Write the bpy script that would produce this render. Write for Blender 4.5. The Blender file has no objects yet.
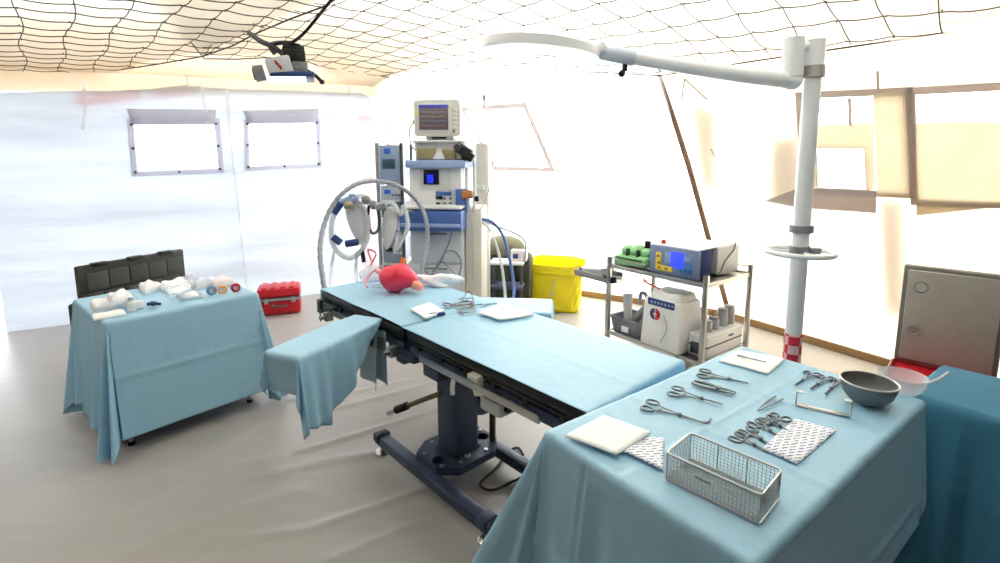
import bpy, bmesh, math, random
from mathutils import Vector, Matrix
random.seed(7)
R = math.radians
COL = bpy.context.scene.collection
# ------------------------------------------------------------------ camera model (1000x563)
F = 500.0; CX = 500.0; CY = 235.0; H = 1.6
PITCH = math.atan(.15); cP, sP = math.cos(PITCH), math.sin(PITCH)
def ray(u, v):
    a = (u-CX)/F; b = (CY-v)/F
    return Vector((a, cP+b*sP, -sP+b*cP))
def at(u, v, z):
    r = ray(u, v); return Vector((0, 0, H)) + r*((z-H)/r.z)
def atd(u, v, y):
    r = ray(u, v); return Vector((0, 0, H)) + r*(y/r.y)
def atp(u, v, p0, n):
    r = ray(u, v); o = Vector((0, 0, H)); return o + r*((p0-o).dot(n)/r.dot(n))
# ------------------------------------------------------------------ materials
def lin(c):
    if isinstance(c, str): c = [int(c[i:i+2], 16) for i in (0, 2, 4)]
    return tuple(((x/255)/12.92 if x/255 <= .04045 else ((x/255+.055)/1.055)**2.4) for x in c) + (1,)
def nn(nt, t, **kw):
    n = nt.nodes.new(t)
    for k, v in kw.items():
        if k in n.inputs: n.inputs[k].default_value = v
        else: setattr(n, k, v)
    return n
def varied(nt, col, var, scale, stretch=None):
    tc = nn(nt, 'ShaderNodeTexCoord'); no = nn(nt, 'ShaderNodeTexNoise'); no.inputs['Scale'].default_value = scale
    no.inputs['Detail'].default_value = 4
    src = tc.outputs['Object']
    if stretch:
        mp = nn(nt, 'ShaderNodeMapping'); mp.inputs['Scale'].default_value = stretch[:3]
        if len(stretch) > 3: mp.inputs['Rotation'].default_value = (0, 0, stretch[3])
        nt.links.new(src, mp.inputs[0]); src = mp.outputs[0]
    nt.links.new(src, no.inputs['Vector'])
    mx = nn(nt, 'ShaderNodeMix', data_type='RGBA')
    mx.inputs[6].default_value = tuple(max(0, c*(1-var)) for c in col[:3])+(1,)
    mx.inputs[7].default_value = tuple(min(1, c*(1+var)) for c in col[:3])+(1,)
    nt.links.new(no.outputs[0], mx.inputs[0])
    return mx.outputs[2], no, src
MATS = {}
def mat(name, c, rough=.5, metal=0, var=.08, scale=30, bump=0, bscale=None, stretch=None, trans=0, spec=.5, emit=None, es=1, coat=0):
    m = bpy.data.materials.new(name); m.use_nodes = True; nt = m.node_tree
    p = nt.nodes['Principled BSDF']; col, no, src = varied(nt, lin(c), var, scale, stretch)
    nt.links.new(col, p.inputs['Base Color'])
    p.inputs['Roughness'].default_value = rough; p.inputs['Metallic'].default_value = metal
    p.inputs['Specular IOR Level'].default_value = spec; p.inputs['Coat Weight'].default_value = coat
    if emit: p.inputs['Emission Color'].default_value = lin(emit); p.inputs['Emission Strength'].default_value = es
    if bump:
        b = nn(nt, 'ShaderNodeBump'); b.inputs['Strength'].default_value = bump; b.inputs['Distance'].default_value = .01
        n2 = nn(nt, 'ShaderNodeTexNoise'); n2.inputs['Scale'].default_value = bscale or scale; n2.inputs['Detail'].default_value = 5
        nt.links.new(src, n2.inputs['Vector']); nt.links.new(n2.outputs[0], b.inputs['Height']); nt.links.new(b.outputs[0], p.inputs['Normal'])
    if trans:      # cheap clear plastic / translucent sheet
        out = nt.nodes['Material Output']; t = nn(nt, 'ShaderNodeBsdfTransparent'); mx = nn(nt, 'ShaderNodeMixShader')
        mx.inputs[0].default_value = trans
        nt.links.new(p.outputs[0], mx.inputs[1]); nt.links.new(t.outputs[0], mx.inputs[2]); nt.links.new(mx.outputs[0], out.inputs[0])
    MATS[name] = m; return m
def fabric(name, dif, tr, fac=.5, var=.05, scale=3, bump=.3, bscale=6, stretch=None, pink=None):
    """tent cloth that lets daylight through"""
    m = bpy.data.materials.new(name); m.use_nodes = True; nt = m.node_tree
    nt.nodes.remove(nt.nodes['Principled BSDF']); out = nt.nodes['Material Output']
    d = nn(nt, 'ShaderNodeBsdfDiffuse'); t = nn(nt, 'ShaderNodeBsdfTranslucent'); mx = nn(nt, 'ShaderNodeMixShader'); mx.inputs[0].default_value = fac
    c1, no, src = varied(nt, lin(dif), var, scale, stretch); c2, _, _ = varied(nt, lin(tr), var, scale, stretch)
    nt.links.new(c1, d.inputs[0]); nt.links.new(c2, t.inputs[0])
    b = nn(nt, 'ShaderNodeBump'); b.inputs['Strength'].default_value = bump; b.inputs['Distance'].default_value = .03
    n2 = nn(nt, 'ShaderNodeTexNoise'); n2.inputs['Scale'].default_value = bscale; n2.inputs['Detail'].default_value = 3
    nt.links.new(src, n2.inputs['Vector']); nt.links.new(n2.outputs[0], b.inputs['Height'])
    nt.links.new(b.outputs[0], d.inputs['Normal']); nt.links.new(b.outputs[0], t.inputs['Normal'])
    nt.links.new(d.outputs[0], mx.inputs[1]); nt.links.new(t.outputs[0], mx.inputs[2]); nt.links.new(mx.outputs[0], out.inputs[0])
    MATS[name] = m; return m
# ------------------------------------------------------------------ mesh builder
def spline(pts, n=8, closed=False):
    P = [Vector(p) for p in pts]; out = []; N = len(P)
    for i in range(N if closed else N-1):
        if closed: a, b, c, d = P[(i-1) % N], P[i], P[(i+1) % N], P[(i+2) % N]
        else: a, b, c, d = P[max(i-1, 0)], P[i], P[i+1], P[min(i+2, N-1)]
        for k in range(n):
            t = k/n
            out.append(.5*((2*b)+(-a+c)*t+(2*a-5*b+4*c-d)*t*t+(-a+3*b-3*c+d)*t**3))
    if not closed: out.append(P[-1])
    return out
class B:
    def __init__(s): s.bm = bmesh.new()
    def box(s, c, d, bev=0, rot=None, taper=None):
        r = bmesh.ops.create_cube(s.bm, size=1); vs = r['verts']
        for v in vs:
            x, y, z = v.co.x*d[0], v.co.y*d[1], v.co.z*d[2]
            if taper and v.co.z > 0: x *= taper[0]; y *= taper[1]
            v.co = Vector((x, y, z))
        if bev:
            es = list({e for v in vs for e in v.link_edges})
            rb = bmesh.ops.bevel(s.bm, geom=es, offset=bev, segments=2, profile=.5, affect='EDGES')
            vs = list({v for f in rb['faces'] for v in f.verts} | {v for v in vs if v.is_valid})
        M = Matrix.Translation(Vector(c)) @ (rot if rot is not None else Matrix.Identity(4))
        for v in vs: v.co = M @ v.co
        return s
    def cyl(s, p0, p1, r0, r1=None, n=16):
        p0, p1 = Vector(p0), Vector(p1); r1 = r0 if r1 is None else r1
        d = (p1-p0); q = d.to_track_quat('Z', 'Y').to_matrix()
        A = [s.bm.verts.new(p0+q @ Vector((math.cos(2*math.pi*i/n)*r0, math.sin(2*math.pi*i/n)*r0, 0))) for i in range(n)]
        Bv = [s.bm.verts.new(p1+q @ Vector((math.cos(2*math.pi*i/n)*r1, math.sin(2*math.pi*i/n)*r1, 0))) for i in range(n)]
        for i in range(n): s.bm.faces.new((A[i], A[(i+1) % n], Bv[(i+1) % n], Bv[i]))
        s.bm.faces.new(A[::-1]); s.bm.faces.new(Bv); return s
    def tube(s, pts, r, n=8, closed=False, flat=1.0):
        P = [Vector(p) for p in pts]; N = len(P); rings = []
        up = None
        for i in range(N):
            a = P[(i-1) % N] if (closed or i > 0) else P[i]; b = P[(i+1) % N] if (closed or i < N-1) else P[i]
            t = (b-a).normalized()
            if up is None:
                up = Vector((0, 0, 1)) if abs(t.z) < .9 else Vector((1, 0, 0))
            x = up.cross(t)
            if x.length < 1e-5: x = Vector((1, 0, 0)).cross(t)
            x.normalize(); y = t.cross(x).normalized(); up = y
            rr = r(i/(N-1)) if callable(r) else r
            rings.append([s.bm.verts.new(P[i]+x*math.cos(2*math.pi*k/n)*rr+y*math.sin(2*math.pi*k/n)*rr*flat) for k in range(n)])
        for i in range(N if closed else N-1):
            A, C = rings[i], rings[(i+1) % N]
            for k in range(n): s.bm.faces.new((A[k], A[(k+1) % n], C[(k+1) % n], C[k]))
        if not closed: s.bm.faces.new(rings[0][::-1]); s.bm.faces.new(rings[-1])
        return s
    def lathe(s, prof, c=(0, 0, 0), n=28, M=None):
        rings = []; M = M or Matrix.Identity(4); c = Vector(c)
        for r, z in prof:
            rings.append([s.bm.verts.new(c+(M @ Vector((max(r, 1e-4)*math.cos(2*math.pi*k/n), max(r, 1e-4)*math.sin(2*math.pi*k/n), z)))) for k in range(n)])
        for A, C in zip(rings, rings[1:]):
            for k in range(n): s.bm.faces.new((A[k], A[(k+1) % n], C[(k+1) % n], C[k]))
        s.bm.faces.new(rings[0][::-1]); s.bm.faces.new(rings[-1]); return s
    def prism(s, poly, z0, z1, M=None, holes=()):
        M = M or Matrix.Identity(4); es = []; 
        for lp in [poly]+list(holes):
            vs = [s.bm.verts.new((p[0], p[1], z0)) for p in lp]
            es += [s.bm.edges.new((vs[i], vs[(i+1) % len(vs)])) for i in range(len(vs))]
        fs = [f for f in bmesh.ops.triangle_fill(s.bm, use_beauty=True, use_dissolve=False, edges=es)['geom'] if isinstance(f, bmesh.types.BMFace)]
        ex = bmesh.ops.extrude_face_region(s.bm, geom=fs)
        top = [g for g in ex['geom'] if isinstance(g, bmesh.types.BMVert)]
        for v in top: v.co.z += z1-z0
        al = {v for f in fs if f.is_valid for v in f.verts} | set(top) | {v for e in es if e.is_valid for v in e.verts}
        for v in al: v.co = M @ v.co
        return s
    def ball(s, c, r, sc=(1, 1, 1), n=16, rot=None, fn=None):
        vs = bmesh.ops.create_uvsphere(s.bm, u_segments=n, v_segments=max(6, n//2+2), radius=1)['verts']
        for v in vs:
            p = Vector((v.co.x*sc[0]*r, v.co.y*sc[1]*r, v.co.z*sc[2]*r))
            if fn: p = fn(p)
            if rot is not None: p = rot @ p
            v.co = p+Vector(c)
        return s
    def surf(s, fn, nu, nv, wu=False):
        g = [[s.bm.verts.new(fn(i/nu, j/nv)) for j in range(nv+1)] for i in range(nu if wu else nu+1)]
        for i in range(nu):
            a, b = g[i], g[(i+1) % len(g)]
            for j in range(nv): s.bm.faces.new((a[j], b[j], b[j+1], a[j+1]))
        return s
    def poly(s, pts):
        s.bm.faces.new([s.bm.verts.new(Vector(p)) for p in pts]); return s
    def out(s, name, m, parent=None, smooth=40, thick=0, loc=None, rz=0, sub=0):
        bmesh.ops.recalc_face_normals(s.bm, faces=s.bm.faces[:])
        me = bpy.data.meshes.new(name); s.bm.to_mesh(me); s.bm.free(); me.materials.append(m)
        if smooth:
            me.shade_smooth(); me.set_sharp_from_angle(angle=R(smooth))
        o = bpy.data.objects.new(name, me); COL.objects.link(o)
        if parent: o.parent = parent
        if loc is not None: o.location = loc
        o.rotation_euler.z = rz
        if thick:
            md = o.modifiers.new('thickness', 'SOLIDIFY'); md.thickness = thick; md.offset = 0
        if sub:
            md = o.modifiers.new('smooth', 'SUBSURF'); md.levels = md.render_levels = sub
        return o
def tag(o, label, cat, group=None, kind=None):
    if label: o['label'] = label
    if cat: o['category'] = cat
    if group: o['group'] = group
    if kind: o['kind'] = kind
    return o
def thing(name, label, cat, loc=(0, 0, 0), rz=0, group=None):
    o = bpy.data.objects.new(name, None); COL.objects.link(o); o.empty_display_size = .1
    o.location = loc; o.rotation_euler.z = rz
    return tag(o, label, cat, group)
def struct(o): o['kind'] = 'structure'; return o
def rx(a): return Matrix.Rotation(R(a), 4, 'X')
def ry(a): return Matrix.Rotation(R(a), 4, 'Y')
def rzm(a): return Matrix.Rotation(R(a), 4, 'Z')
def circ(r, n=20, c=(0, 0)): return [(c[0]+r*math.cos(2*math.pi*i/n), c[1]+r*math.sin(2*math.pi*i/n)) for i in range(n)]
def rrect(w, h, r, n=5, c=(0, 0)):
    o = []
    for sx, sy, a0 in ((1, 1, 0), (-1, 1, 90), (-1, -1, 180), (1, -1, 270)):
        for k in range(n+1):
            a = R(a0+90*k/n); o.append((c[0]+sx*(w/2-r)+r*math.cos(a), c[1]+sy*(h/2-r)+r*math.sin(a)))
    return o
# ------------------------------------------------------------------ palette
steel = mat('brushed_steel', (190, 190, 188), .28, 1, .1, 60)
dsteel = mat('dull_steel', (150, 152, 155), .38, .9, .1, 60)
tool = mat('tool_steel', (126, 140, 152), .34, .9, .1, 50)
chrome = mat('chrome', (225, 226, 228), .12, 1, .03)
whitep = mat('white_plastic', (232, 233, 234), .4, 0, .03)
lampw = mat('lamp_enamel', (240, 241, 246), .3, 0, .02, coat=.3)
lgrey = mat('light_grey_plastic', (205, 207, 208), .45)
mgrey = mat('mid_grey_plastic', (140, 144, 150), .5)
beige = mat('beige_plastic', (222, 217, 205), .5)
dgrey = mat('dark_grey_plastic', (72, 76, 84), .5)
black = mat('black_vinyl', (26, 27, 31), .45, 0, .2, 40)
blackp = mat('black_plastic', (18, 18, 22), .5)
navy = mat('slate_blue_paint', (62, 74, 98), .42, .1, .12, 20)
blue = mat('blue_enamel', (72, 104, 172), .4, 0, .06)
lblue = mat('pale_blue_enamel', (150, 172, 215), .4)
dblue = mat('deep_blue_plastic', (34, 62, 122), .4)
red = mat('red_plastic', (198, 22, 38), .35, 0, .1)
yellow = mat('yellow_bag_plastic', (246, 226, 30), .35, 0, .08, 8, bump=.5, bscale=14, stretch=(1, 1, 3))
green = mat('green_cloth', (146, 202, 146), .7, 0, .12, 20)
olive = mat('olive_canvas', (56, 60, 46), .85, 0, .2, 12, bump=.3)
paper = mat('white_paper', (250, 251, 254), .7, 0, .02, 20)
wcloth = mat('white_cloth', (238, 240, 246), .8, 0, .05, 20, bump=.4, bscale=30)
sheer = mat('clear_wrapper', (226, 232, 242), .2, 0, .05, 20, trans=.45)
clear = mat('clear_plastic', (228, 234, 240), .12, 0, .03, trans=.62)
hose = mat('grey_hose', (150, 156, 168), .4, 0, .05)
clearh = mat('clear_hose', (226, 232, 238), .25, 0, .05, trans=.35)
tan = mat('tan_canvas', (190, 170, 138), .8)
brown = mat('brown_strap', (112, 84, 66), .8, 0, .15)
drape_m = mat('blue_drape', (150, 196, 224), .46, 0, .05, 14, bump=.22, bscale=22, spec=.75)
drape_t = mat('teal_drape', (116, 160, 168), .75, 0, .06, 14, bump=.22, bscale=22, spec=.25)
# ================================================================== SETTING
BP = Vector((2.31, 5.0, 0)); LEAN = Vector((-.865, -.502, 0))/2.41          # foot of the tent beam, inward lean per metre of height
def zup(p, z): return p+LEAN*z+Vector((0, 0, z))
dR = Vector((.502, -.865, 0)); dB = Vector((-.85, .52, 0)).normalized()
nR = dR.cross(zup(BP, 1)-BP).normalized(); nB = dB.cross(zup(BP, 1)-BP).normalized()
LP = Vector((-2.379, 5.775, 0)); dL = Vector((.87, .49, 0)).normalized(); nL = Vector((dL.y, -dL.x, 0))
def onR(u, v, off=0): return atp(u, v, BP+nRin*off, nR)
def onB(u, v, off=0): return atp(u, v, BP+nBin*off, nB)
def onL(u, v, off=0): return atp(u, v, LP+nL*off, nL)
nRin = nR if nR.dot(-BP) > 0 else -nR
nBin = nB if nB.dot(-BP) > 0 else -nB

m_right = fabric('sunlit_tent_cloth', (244, 240, 232), (250, 241, 226), .54, .05, 1.2)
m_back = fabric('sunlit_back_cloth', (246, 243, 236), (253, 250, 245), .80, .02, 2)
m_left = fabric('white_liner_sheet', (226, 230, 236), (206, 209, 214), .5, .24, 1.1, 1.0, 1.6, stretch=(.5, .5, 4))
m_beige = fabric('beige_tent_cloth', (232, 223, 208), (234, 222, 204), .4, .06, 2)
m_ceil = fabric('cream_roof_liner', (232, 226, 217), (242, 236, 225), .385, .03, 1.5)
m_roof = fabric('outer_roof_cloth', (244, 243, 240), (254, 253, 250), .75, .02, 1.5)
m_dim = fabric('darkened_tent_cloth', (120, 114, 106), (60, 56, 50), .1, .06, 2)  # darkened for the unseen parts, keeps light off camera-facing sides
m_flap = fabric('window_flap_cloth', (214, 202, 180), (214, 202, 182), .6, .08, 4)
m_frame = fabric('window_border_cloth', (212, 202, 196), (206, 192, 184), .34, .05, 5)
m_frameL = fabric('pale_border_cloth', (226, 226, 234), (236, 236, 244), .6, .05, 5)
m_pane = mat('window_film', (245, 248, 252), .3, 0, .02, trans=.88)

# floor sheet: real low ridges where the sheet is creased
m_floor = mat('groundsheet', (170, 167, 165), .38, 0, .07, 3, bump=.25, bscale=5, stretch=(1.0, 3.5, 1, R(-33)), spec=.4)
creases = []
def crease(pts, h, w):
    W = [at(u, v, 0) for u, v in pts]; creases.append((W, h, w))
crease([(300, 452), (345, 438), (425, 414), (470, 398)], .012, .03)
crease([(322, 524), (380, 505), (455, 478)], .010, .025)
crease([(200, 545), (260, 535), (320, 528)], .008, .03)
crease([(250, 480), (320, 462), (390, 450)], .007, .05)
crease([(330, 410), (400, 392), (470, 372)], .010, .035)
crease([(90, 520), (160, 500), (220, 470), (280, 455)], .006, .05)
crease([(120, 560), (200, 520), (300, 490)], .006, .06)
crease([(330, 560), (400, 530), (480, 505)], .008, .03)
crease([(290, 400), (340, 395), (410, 380)], .008, .03)
crease([(150, 480), (215, 452), (262, 428)], .006, .05)
def seg_d(p, a, b):
    ab = b-a; t = max(0, min(1, (p-a).dot(ab)/ab.length_squared)); return (p-(a+ab*t)).length
def floor_z(x, y):
    z = 0; p = Vector((x, y, 0))
    for W, h, w in creases:
        d = min(seg_d(p, a, b) for a, b in zip(W, W[1:]))
        if d < w*3: z += h*math.exp(-(d/w*1.3)**2)
    return z
fl = B()
def floor_pt(i, j):
    x = -3.2+4.2*i; y = .9+2.6*j
    return Vector((x, y, floor_z(x, y)-.001))
fl.surf(floor_pt, 210, 130)
# the rest of the floor
for x0, x1, y0, y1 in ((-7, -3.2, -2.5, 9.5), (1.0, 6, -2.5, 9.5), (-3.2, 1.0, -2.5, .9), (-3.2, 1.0, 3.5, 9.5)):
    fl.poly([(x0, y0, -.001), (x1, y0, -.001), (x1, y1, -.001), (x0, y1, -.001)])
struct(fl.out('floor', m_floor, smooth=60))

def hole_wall(name, m, quad, holes, p0, ex, ey):
    """a cloth wall lying in the plane p0 + a*ex + b*ey, with window openings"""
    b = B(); n = ex.cross(ey).normalized()
    M = Matrix.Translation(p0) @ Matrix(((ex.x, ey.x, n.x, 0), (ex.y, ey.y, n.y, 0), (ex.z, ey.z, n.z, 0), (0, 0, 0, 1)))
    Mi = M.inverted()
    f = lambda P: [(q.x, q.y) for q in (Mi @ Vector(p) for p in P)]
    b.prism(f(quad), -.004, .004, M, [f(h) for h in holes])
    return struct(b.out(name, m))
# ---- left wall: beige tent cloth with the white liner hung in front of it
eL = Vector((0, 0, 1))
CORN = LP+dL*((Vector((-1.36, 6.35, 0))-LP).dot(dL))
Lend = -2.75; LX = -4.2
wl_quad = [LP+dL*Lend+eL*2.2, CORN-dL*.06+eL*2.36, CORN-dL*.06, CORN+dL*.25, CORN+dL*.25+eL*2.75, LP+dL*Lend+eL*2.75]
win1 = [(134, 125), (214, 124), (218, 168), (138, 171)]
win2 = [(249, 124), (315, 123), (317, 163), (250, 166)]
w1 = [onL(*p) for p in win1]; w2 = [onL(*p) for p in win2]
hole_wall('wall_left', m_beige, wl_quad, [], LP-nL*.05, dL, eL)
lt = [(-30, 93), (71, 91), (110, 91), (150, 89), (185, 85), (230, 89), (280, 90), (330, 92), (362, 93), (372, 99), (377, 112), (380, 135)]
liner_top = [onL(u, v) for u, v in lt]
bot = [LP+dL*((CORN-LP).dot(dL)-.02), LP+dL*((liner_top[0]-LP).dot(dL))]
LN = hole_wall('wall_left_liner', m_left, liner_top+[liner_top[-1]*1, bot[0], bot[1]][1:], [w1, w2], LP, dL, eL)
def quad_frame(b, q, wid, off, n, thick=.012):
    """a flat border band around quad q"""
    c = sum(q, Vector())/4; o = []
    inner = q; outer = []
    for i, p in enumerate(q):
        a = (p-q[i-1]).normalized(); d = (p-q[(i+1) % 4]).normalized()
        outer.append(p+(a+d)*wid)
    for i in range(4):
        j = (i+1) % 4
        for zz in (0,):
            vs = [inner[i], inner[j], outer[j], outer[i]]
            A = [b.bm.verts.new(v+n*off) for v in vs]; C = [b.bm.verts.new(v+n*(off+thick)) for v in vs]
            b.bm.faces.new(A); b.bm.faces.new(C[::-1])
            for k in range(4): b.bm.faces.new((A[k], C[k], C[(k+1) % 4], A[(k+1) % 4]))
def window(name, q, n, wid, mfr, studs=True, pane=True):
    b = B(); quad_frame(b, q, wid, .004, n); fr = struct(b.out(name, mfr, smooth=0))
    if pane:
        g = B(); g.poly([p-n*.01 for p in q]); g.out('window_pane', m_pane, fr, smooth=0)
    s = B()
    k = [q[0].lerp(q[3], .02), q[1].lerp(q[2], .02), q[0].lerp(q[3], .5), q[1].lerp(q[2], .5), q[3], q[2], q[3].lerp(q[2], .5)]
    for p in (k if studs else ()):
        d = (p-(sum(q, Vector())/4)).normalized()
        s.ball(p+d*wid*.4+n*.02, .014, n=8)
    if studs: s.out('window_stud', dgrey, fr)
    else: s.bm.free()
    return fr
m_pink = fabric('faded_red_marking', (250, 214, 214), (255, 196, 196), .9)
for pts_ in ([(74, 94), (140, 91), (140, 100), (76, 106)], [(150, 91), (196, 88), (196, 95), (152, 99)], [(358, 110), (374, 118), (377, 280), (364, 290)]):
    b = B(); b.poly([onL(u, v)-nL*.03 for u, v in pts_]); b.out('red_marking', m_pink, LN, smooth=0)
f1 = window('window_1', w1, nL, .055, m_frameL)
f2 = window('window_2', w2, nL, .05, m_frameL)
for f, q in ((f1, [(127, 109), (216, 110), (215, 125), (133, 125)]), (f2, [(243, 111), (318, 109), (316, 123), (248, 124)])):   # rolled-up blinds
    P = [onL(*p) for p in q]; b = B()
    def blind(i, j, P=P):
        a = P[0].lerp(P[1], i); c = P[3].lerp(P[2], i)
        return a.lerp(c, j)+nL*(.015+.035*math.sin(math.pi*j))
    b.surf(blind, 10, 8); b.out('rolled_blind', m_frameL, f, thick=.006)
# vertical seams and tie tapes of the white liner
b = B()
def tape(b, pts, w, plane, n):
    P = [plane(u, v) for u, v in pts]
    for a, c in zip(P, P[1:]):
        t = (c-a).normalized(); s = t.cross(n).normalized()*w
        b.bm.faces.new([b.bm.verts.new(p+n*.02) for p in (a-s, a+s, c+s, c-s)])
tape(b, [(226, 90), (232, 150), (240, 215), (247, 296)], .012, onL, nL)
struct(b.out('trim_1', fabric('seam_tape', (244, 245, 250), (252, 252, 254), .85), smooth=0, thick=.012))
m_strap = fabric('white_strap_cloth', (248, 247, 248), (252, 250, 250), .85)
for k, pts in enumerate([[(84, 82), (86, 104), (83, 130)], [(186, 74), (189, 87)], [(275, 80), (276, 91)], [(349, 86), (348, 93)], [(201, 84), (208, 125)], [(227, 88), (231, 122)]]):
    b = B(); tape(b, pts, .014, lambda u, v: onL(u, v, .02), nL); struct(b.out('trim_%d' % (k+2), m_strap, smooth=0, thick=.004))
# ---- back wall (left of the beam) and right wall, both leaning inwards
CB = None
def meet(z):
    a = zup(BP, z); # a + dB*t on left plane
    t = (LP-nL*.05-a).dot(nL)/dB.dot(nL); return a+dB*t
m_frame3 = fabric('back_window_border', (222, 214, 214), (214, 206, 206), .30)
w3 = [onB(*p) for p in [(466, 111), (524, 107), (550, 167), (496, 166)]]
ZT = 3.15
upB = (zup(BP, 1)-BP)
eyB = nB.cross(dB).normalized(); eyB = eyB if eyB.z > 0 else -eyB
hole_wall('wall_back', m_back, [BP, zup(BP, ZT), meet(ZT), meet(0)], [w3], BP, dB, eyB)
window('window_3', w3, nBin, .05, m_frame3, False)
eyR = nR.cross(dR).normalized(); eyR = eyR if eyR.z > 0 else -eyR
RE = 2.4
w4 = [onR(*p) for p in [(803, 98), (905, 94), (910, 191), (808, 187)]]
w5 = [onR(*p) for p in [(916, 94), (1040, 88), (1050, 202), (920, 198)]]
hole_wall('wall_right', m_right, [BP, BP+dR*RE, zup(BP+dR*RE, ZT), zup(BP, ZT)], [w4, w5], BP, dR, eyR)
f4 = window('window_4', w4, nRin, .045, m_frame, False); f5 = window('window_5', w5, nRin, .045, m_frame, False)
def patch(name, pts, m, parent, off, n, plane, thick=.01):
    b = B(); b.poly([plane(u, v)+n*off for u, v in pts]); return b.out(name, m, parent, smooth=0, thick=thick)
patch('rolled_flap', [(803, 125), (875, 122), (876, 188), (868, 189), (866, 147), (818, 147), (819, 186), (806, 186)], m_flap, f4, .02, nRin, onR)
patch('flap_strip', [(850, 97), (853, 97), (854, 124), (851, 124)], m_frame, f4, .025, nRin, onR)
patch('flap_strip', [(876, 93), (906, 92), (911, 196), (880, 194)], m_flap, f4, .03, nRin, onR)
patch('lower_flap', [(766, 200), (800, 187), (877, 191), (877, 212), (800, 207)], m_frame, f4, .015, nRin, onR, .006)
patch('rolled_flap', [(918, 122), (1040, 120), (1050, 200), (918, 214)], m_flap, f5, .02, nRin, onR)
# insect mesh behind the gap
patch('insect_mesh', [(816, 146), (868, 146), (868, 188), (816, 188)], mat('insect_mesh', (190, 196, 206), .7, 0, .5, 60, trans=.35), f4, -.02, nRin, onR)
for pts_ in ([(878, 196), (906, 197), (905, 318), (884, 312)], [(770, 138), (800, 128), (803, 204), (768, 200)], [(690, 100), (716, 110), (716, 190), (702, 186)]):  # unseen cloth strips added behind the wall to shade bands of it
    patch('shade_strip', pts_, m_frame, f4, -.05, nRin, onR, .004)
# brown beam strap and foot sill
b = B(); tape(b, [(657, 62), (664, 82), (690, 165), (712, 245), (728, 305), (733, 322)], .022, lambda u, v: onR(u, v), nRin)
struct(b.out('trim_8', brown, smooth=0, thick=.02))
b = B()
for (a, c) in ((BP, BP+dR*RE), (BP, meet(0))):
    d = (c-a).normalized(); L = (c-a).length
    b.box((a+c)/2+Vector((-.02, -.02, .035)), (L, .03, .07), .008, rzm(math.degrees(math.atan2(d.y, d.x))))
struct(b.out('baseboard_right', mat('brown_sill', (142, 112, 74), .8, 0, .15), smooth=0))
# thin lines where the wall cloth is tied
for k, pts in enumerate([[(686, 78), (683, 100)], [(686, 78), (709, 99)], [(879, 70), (880, 92)], [(712, 148), (716, 155)]]):
    b = B(); tape(b, pts, .008, lambda u, v: onR(u, v), nRin); struct(b.out('trim_%d' % (k+9), m_frame, smooth=0, thick=.004))
# ---- unseen tent closed behind the photographer, its cloth darkened to cut light
A0 = LP+dL*LX; A1 = LP+dL*Lend; Rz = BP+dR*5.6; Rr = BP+dR*RE
b = B(); b.poly([Rr, Rz, zup(Rz, ZT), zup(Rr, ZT)]); struct(b.out('wall_right_front', m_dim, smooth=0, thick=.01))
b = B(); b.poly([Vector((-5.5, .75, 3.3)), Vector((5.2, .75, 3.3)), Vector((5.2, -2, 3.3)), Vector((-5.5, -2, 3.3))]); struct(b.out('roof_light_blocker', m_dim, smooth=0, thick=.01))  # added sheet above the roof, out of view, blocks daylight from overhead
for nm, a, c in (('wall_front', Vector((A0.x+.6, -1.9, 0)), Vector((Rz.x+.4, -1.9, 0))), ('wall_left_front.001', A1, A0), ('wall_left_front', A0, Vector((A0.x+.6, -1.9, 0))), ('wall_right_front.001', Rz, Vector((Rz.x+.4, -1.9, 0)))):
    b = B(); b.poly([a, c, c+eL*3.2, a+eL*3.2]); struct(b.out(nm, m_dim, smooth=0, thick=.01))
# ---- roof: sloping beige cloth rising from the left wall, cream cloth above the nets
b = B(); s0 = LP+dL*LX+eL*2.38; s1 = CORN+dL*.25+eL*2.5
inn = nL*2.2+eL*.75
b.surf(lambda i, j: s0.lerp(s1, i)-nL*.04+inn*j-eL*.10*math.sin(math.pi*j)*math.sin(math.pi*i), 12, 8)
struct(b.out('ceiling_slope', m_beige, thick=.006))
b = B(); q = [s0+inn, s1+inn, zup(BP, ZT)+Vector((-.3, 1.6, 0)), zup(BP, ZT), zup(Rz, ZT), Vector((Rz.x-1, -1.9, 3.15)), Vector((A0.x+.6, -1.9, 3.15))]
b.poly(q); struct(b.out('ceiling', m_roof, smooth=0, thick=.006))

# ---- two sagging roof liners with a square-mesh net under each
import numpy as np
def fitq(P):
    A = np.array([[1, p.x, p.y, p.x*p.x, p.x*p.y, p.y*p.y] for p in P]); z = np.array([p.z for p in P])
    k = np.linalg.lstsq(A, z, rcond=None)[0]
    return lambda x, y: float(k[0]+k[1]*x+k[2]*y+k[3]*x*x+k[4]*x*y+k[5]*y*y)
def hit(u, v, zf):
    r = ray(u, v); t = 1.0; step = .02
    while t < 14:
        p = Vector((0, 0, H))+r*t
        if p.z > zf(p.x, p.y): return p
        t += step
    return Vector((0, 0, H))+r*14
edgeB = [onB(480, 83), onB(560, 74), onR(660, 59.5), onR(750, 52), onR(850, 45), onR(928, 38)]
ctrlB = edgeB+[at(380, 84, 2.62), at(306, 57, 2.62), at(268, 54, 2.60), Vector((.3, 2.6, 2.82)), Vector((1.2, 1.5, 2.75)), Vector((0, 1.0, 2.8)), Vector((-.6, 3.6, 2.76)), Vector((2.4, 1.0, 2.6))]
zB = fitq(ctrlB)
zA = lambda x, y: 2.50+.05*math.sin(x*1.1+y*.8)-.02*(x+2)**2*.2
pxB = [(204, 55), (236, 56), (268, 54), (290, 55), (306, 58), (340, 72), (380, 84), (430, 86)]
pxA = [(-140, 80), (-40, 75), (71, 70), (108, 68), (156, 61), (201, 53), (232, 42), (258, 28), (290, 14), (325, 0), (352, -18)]
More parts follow.
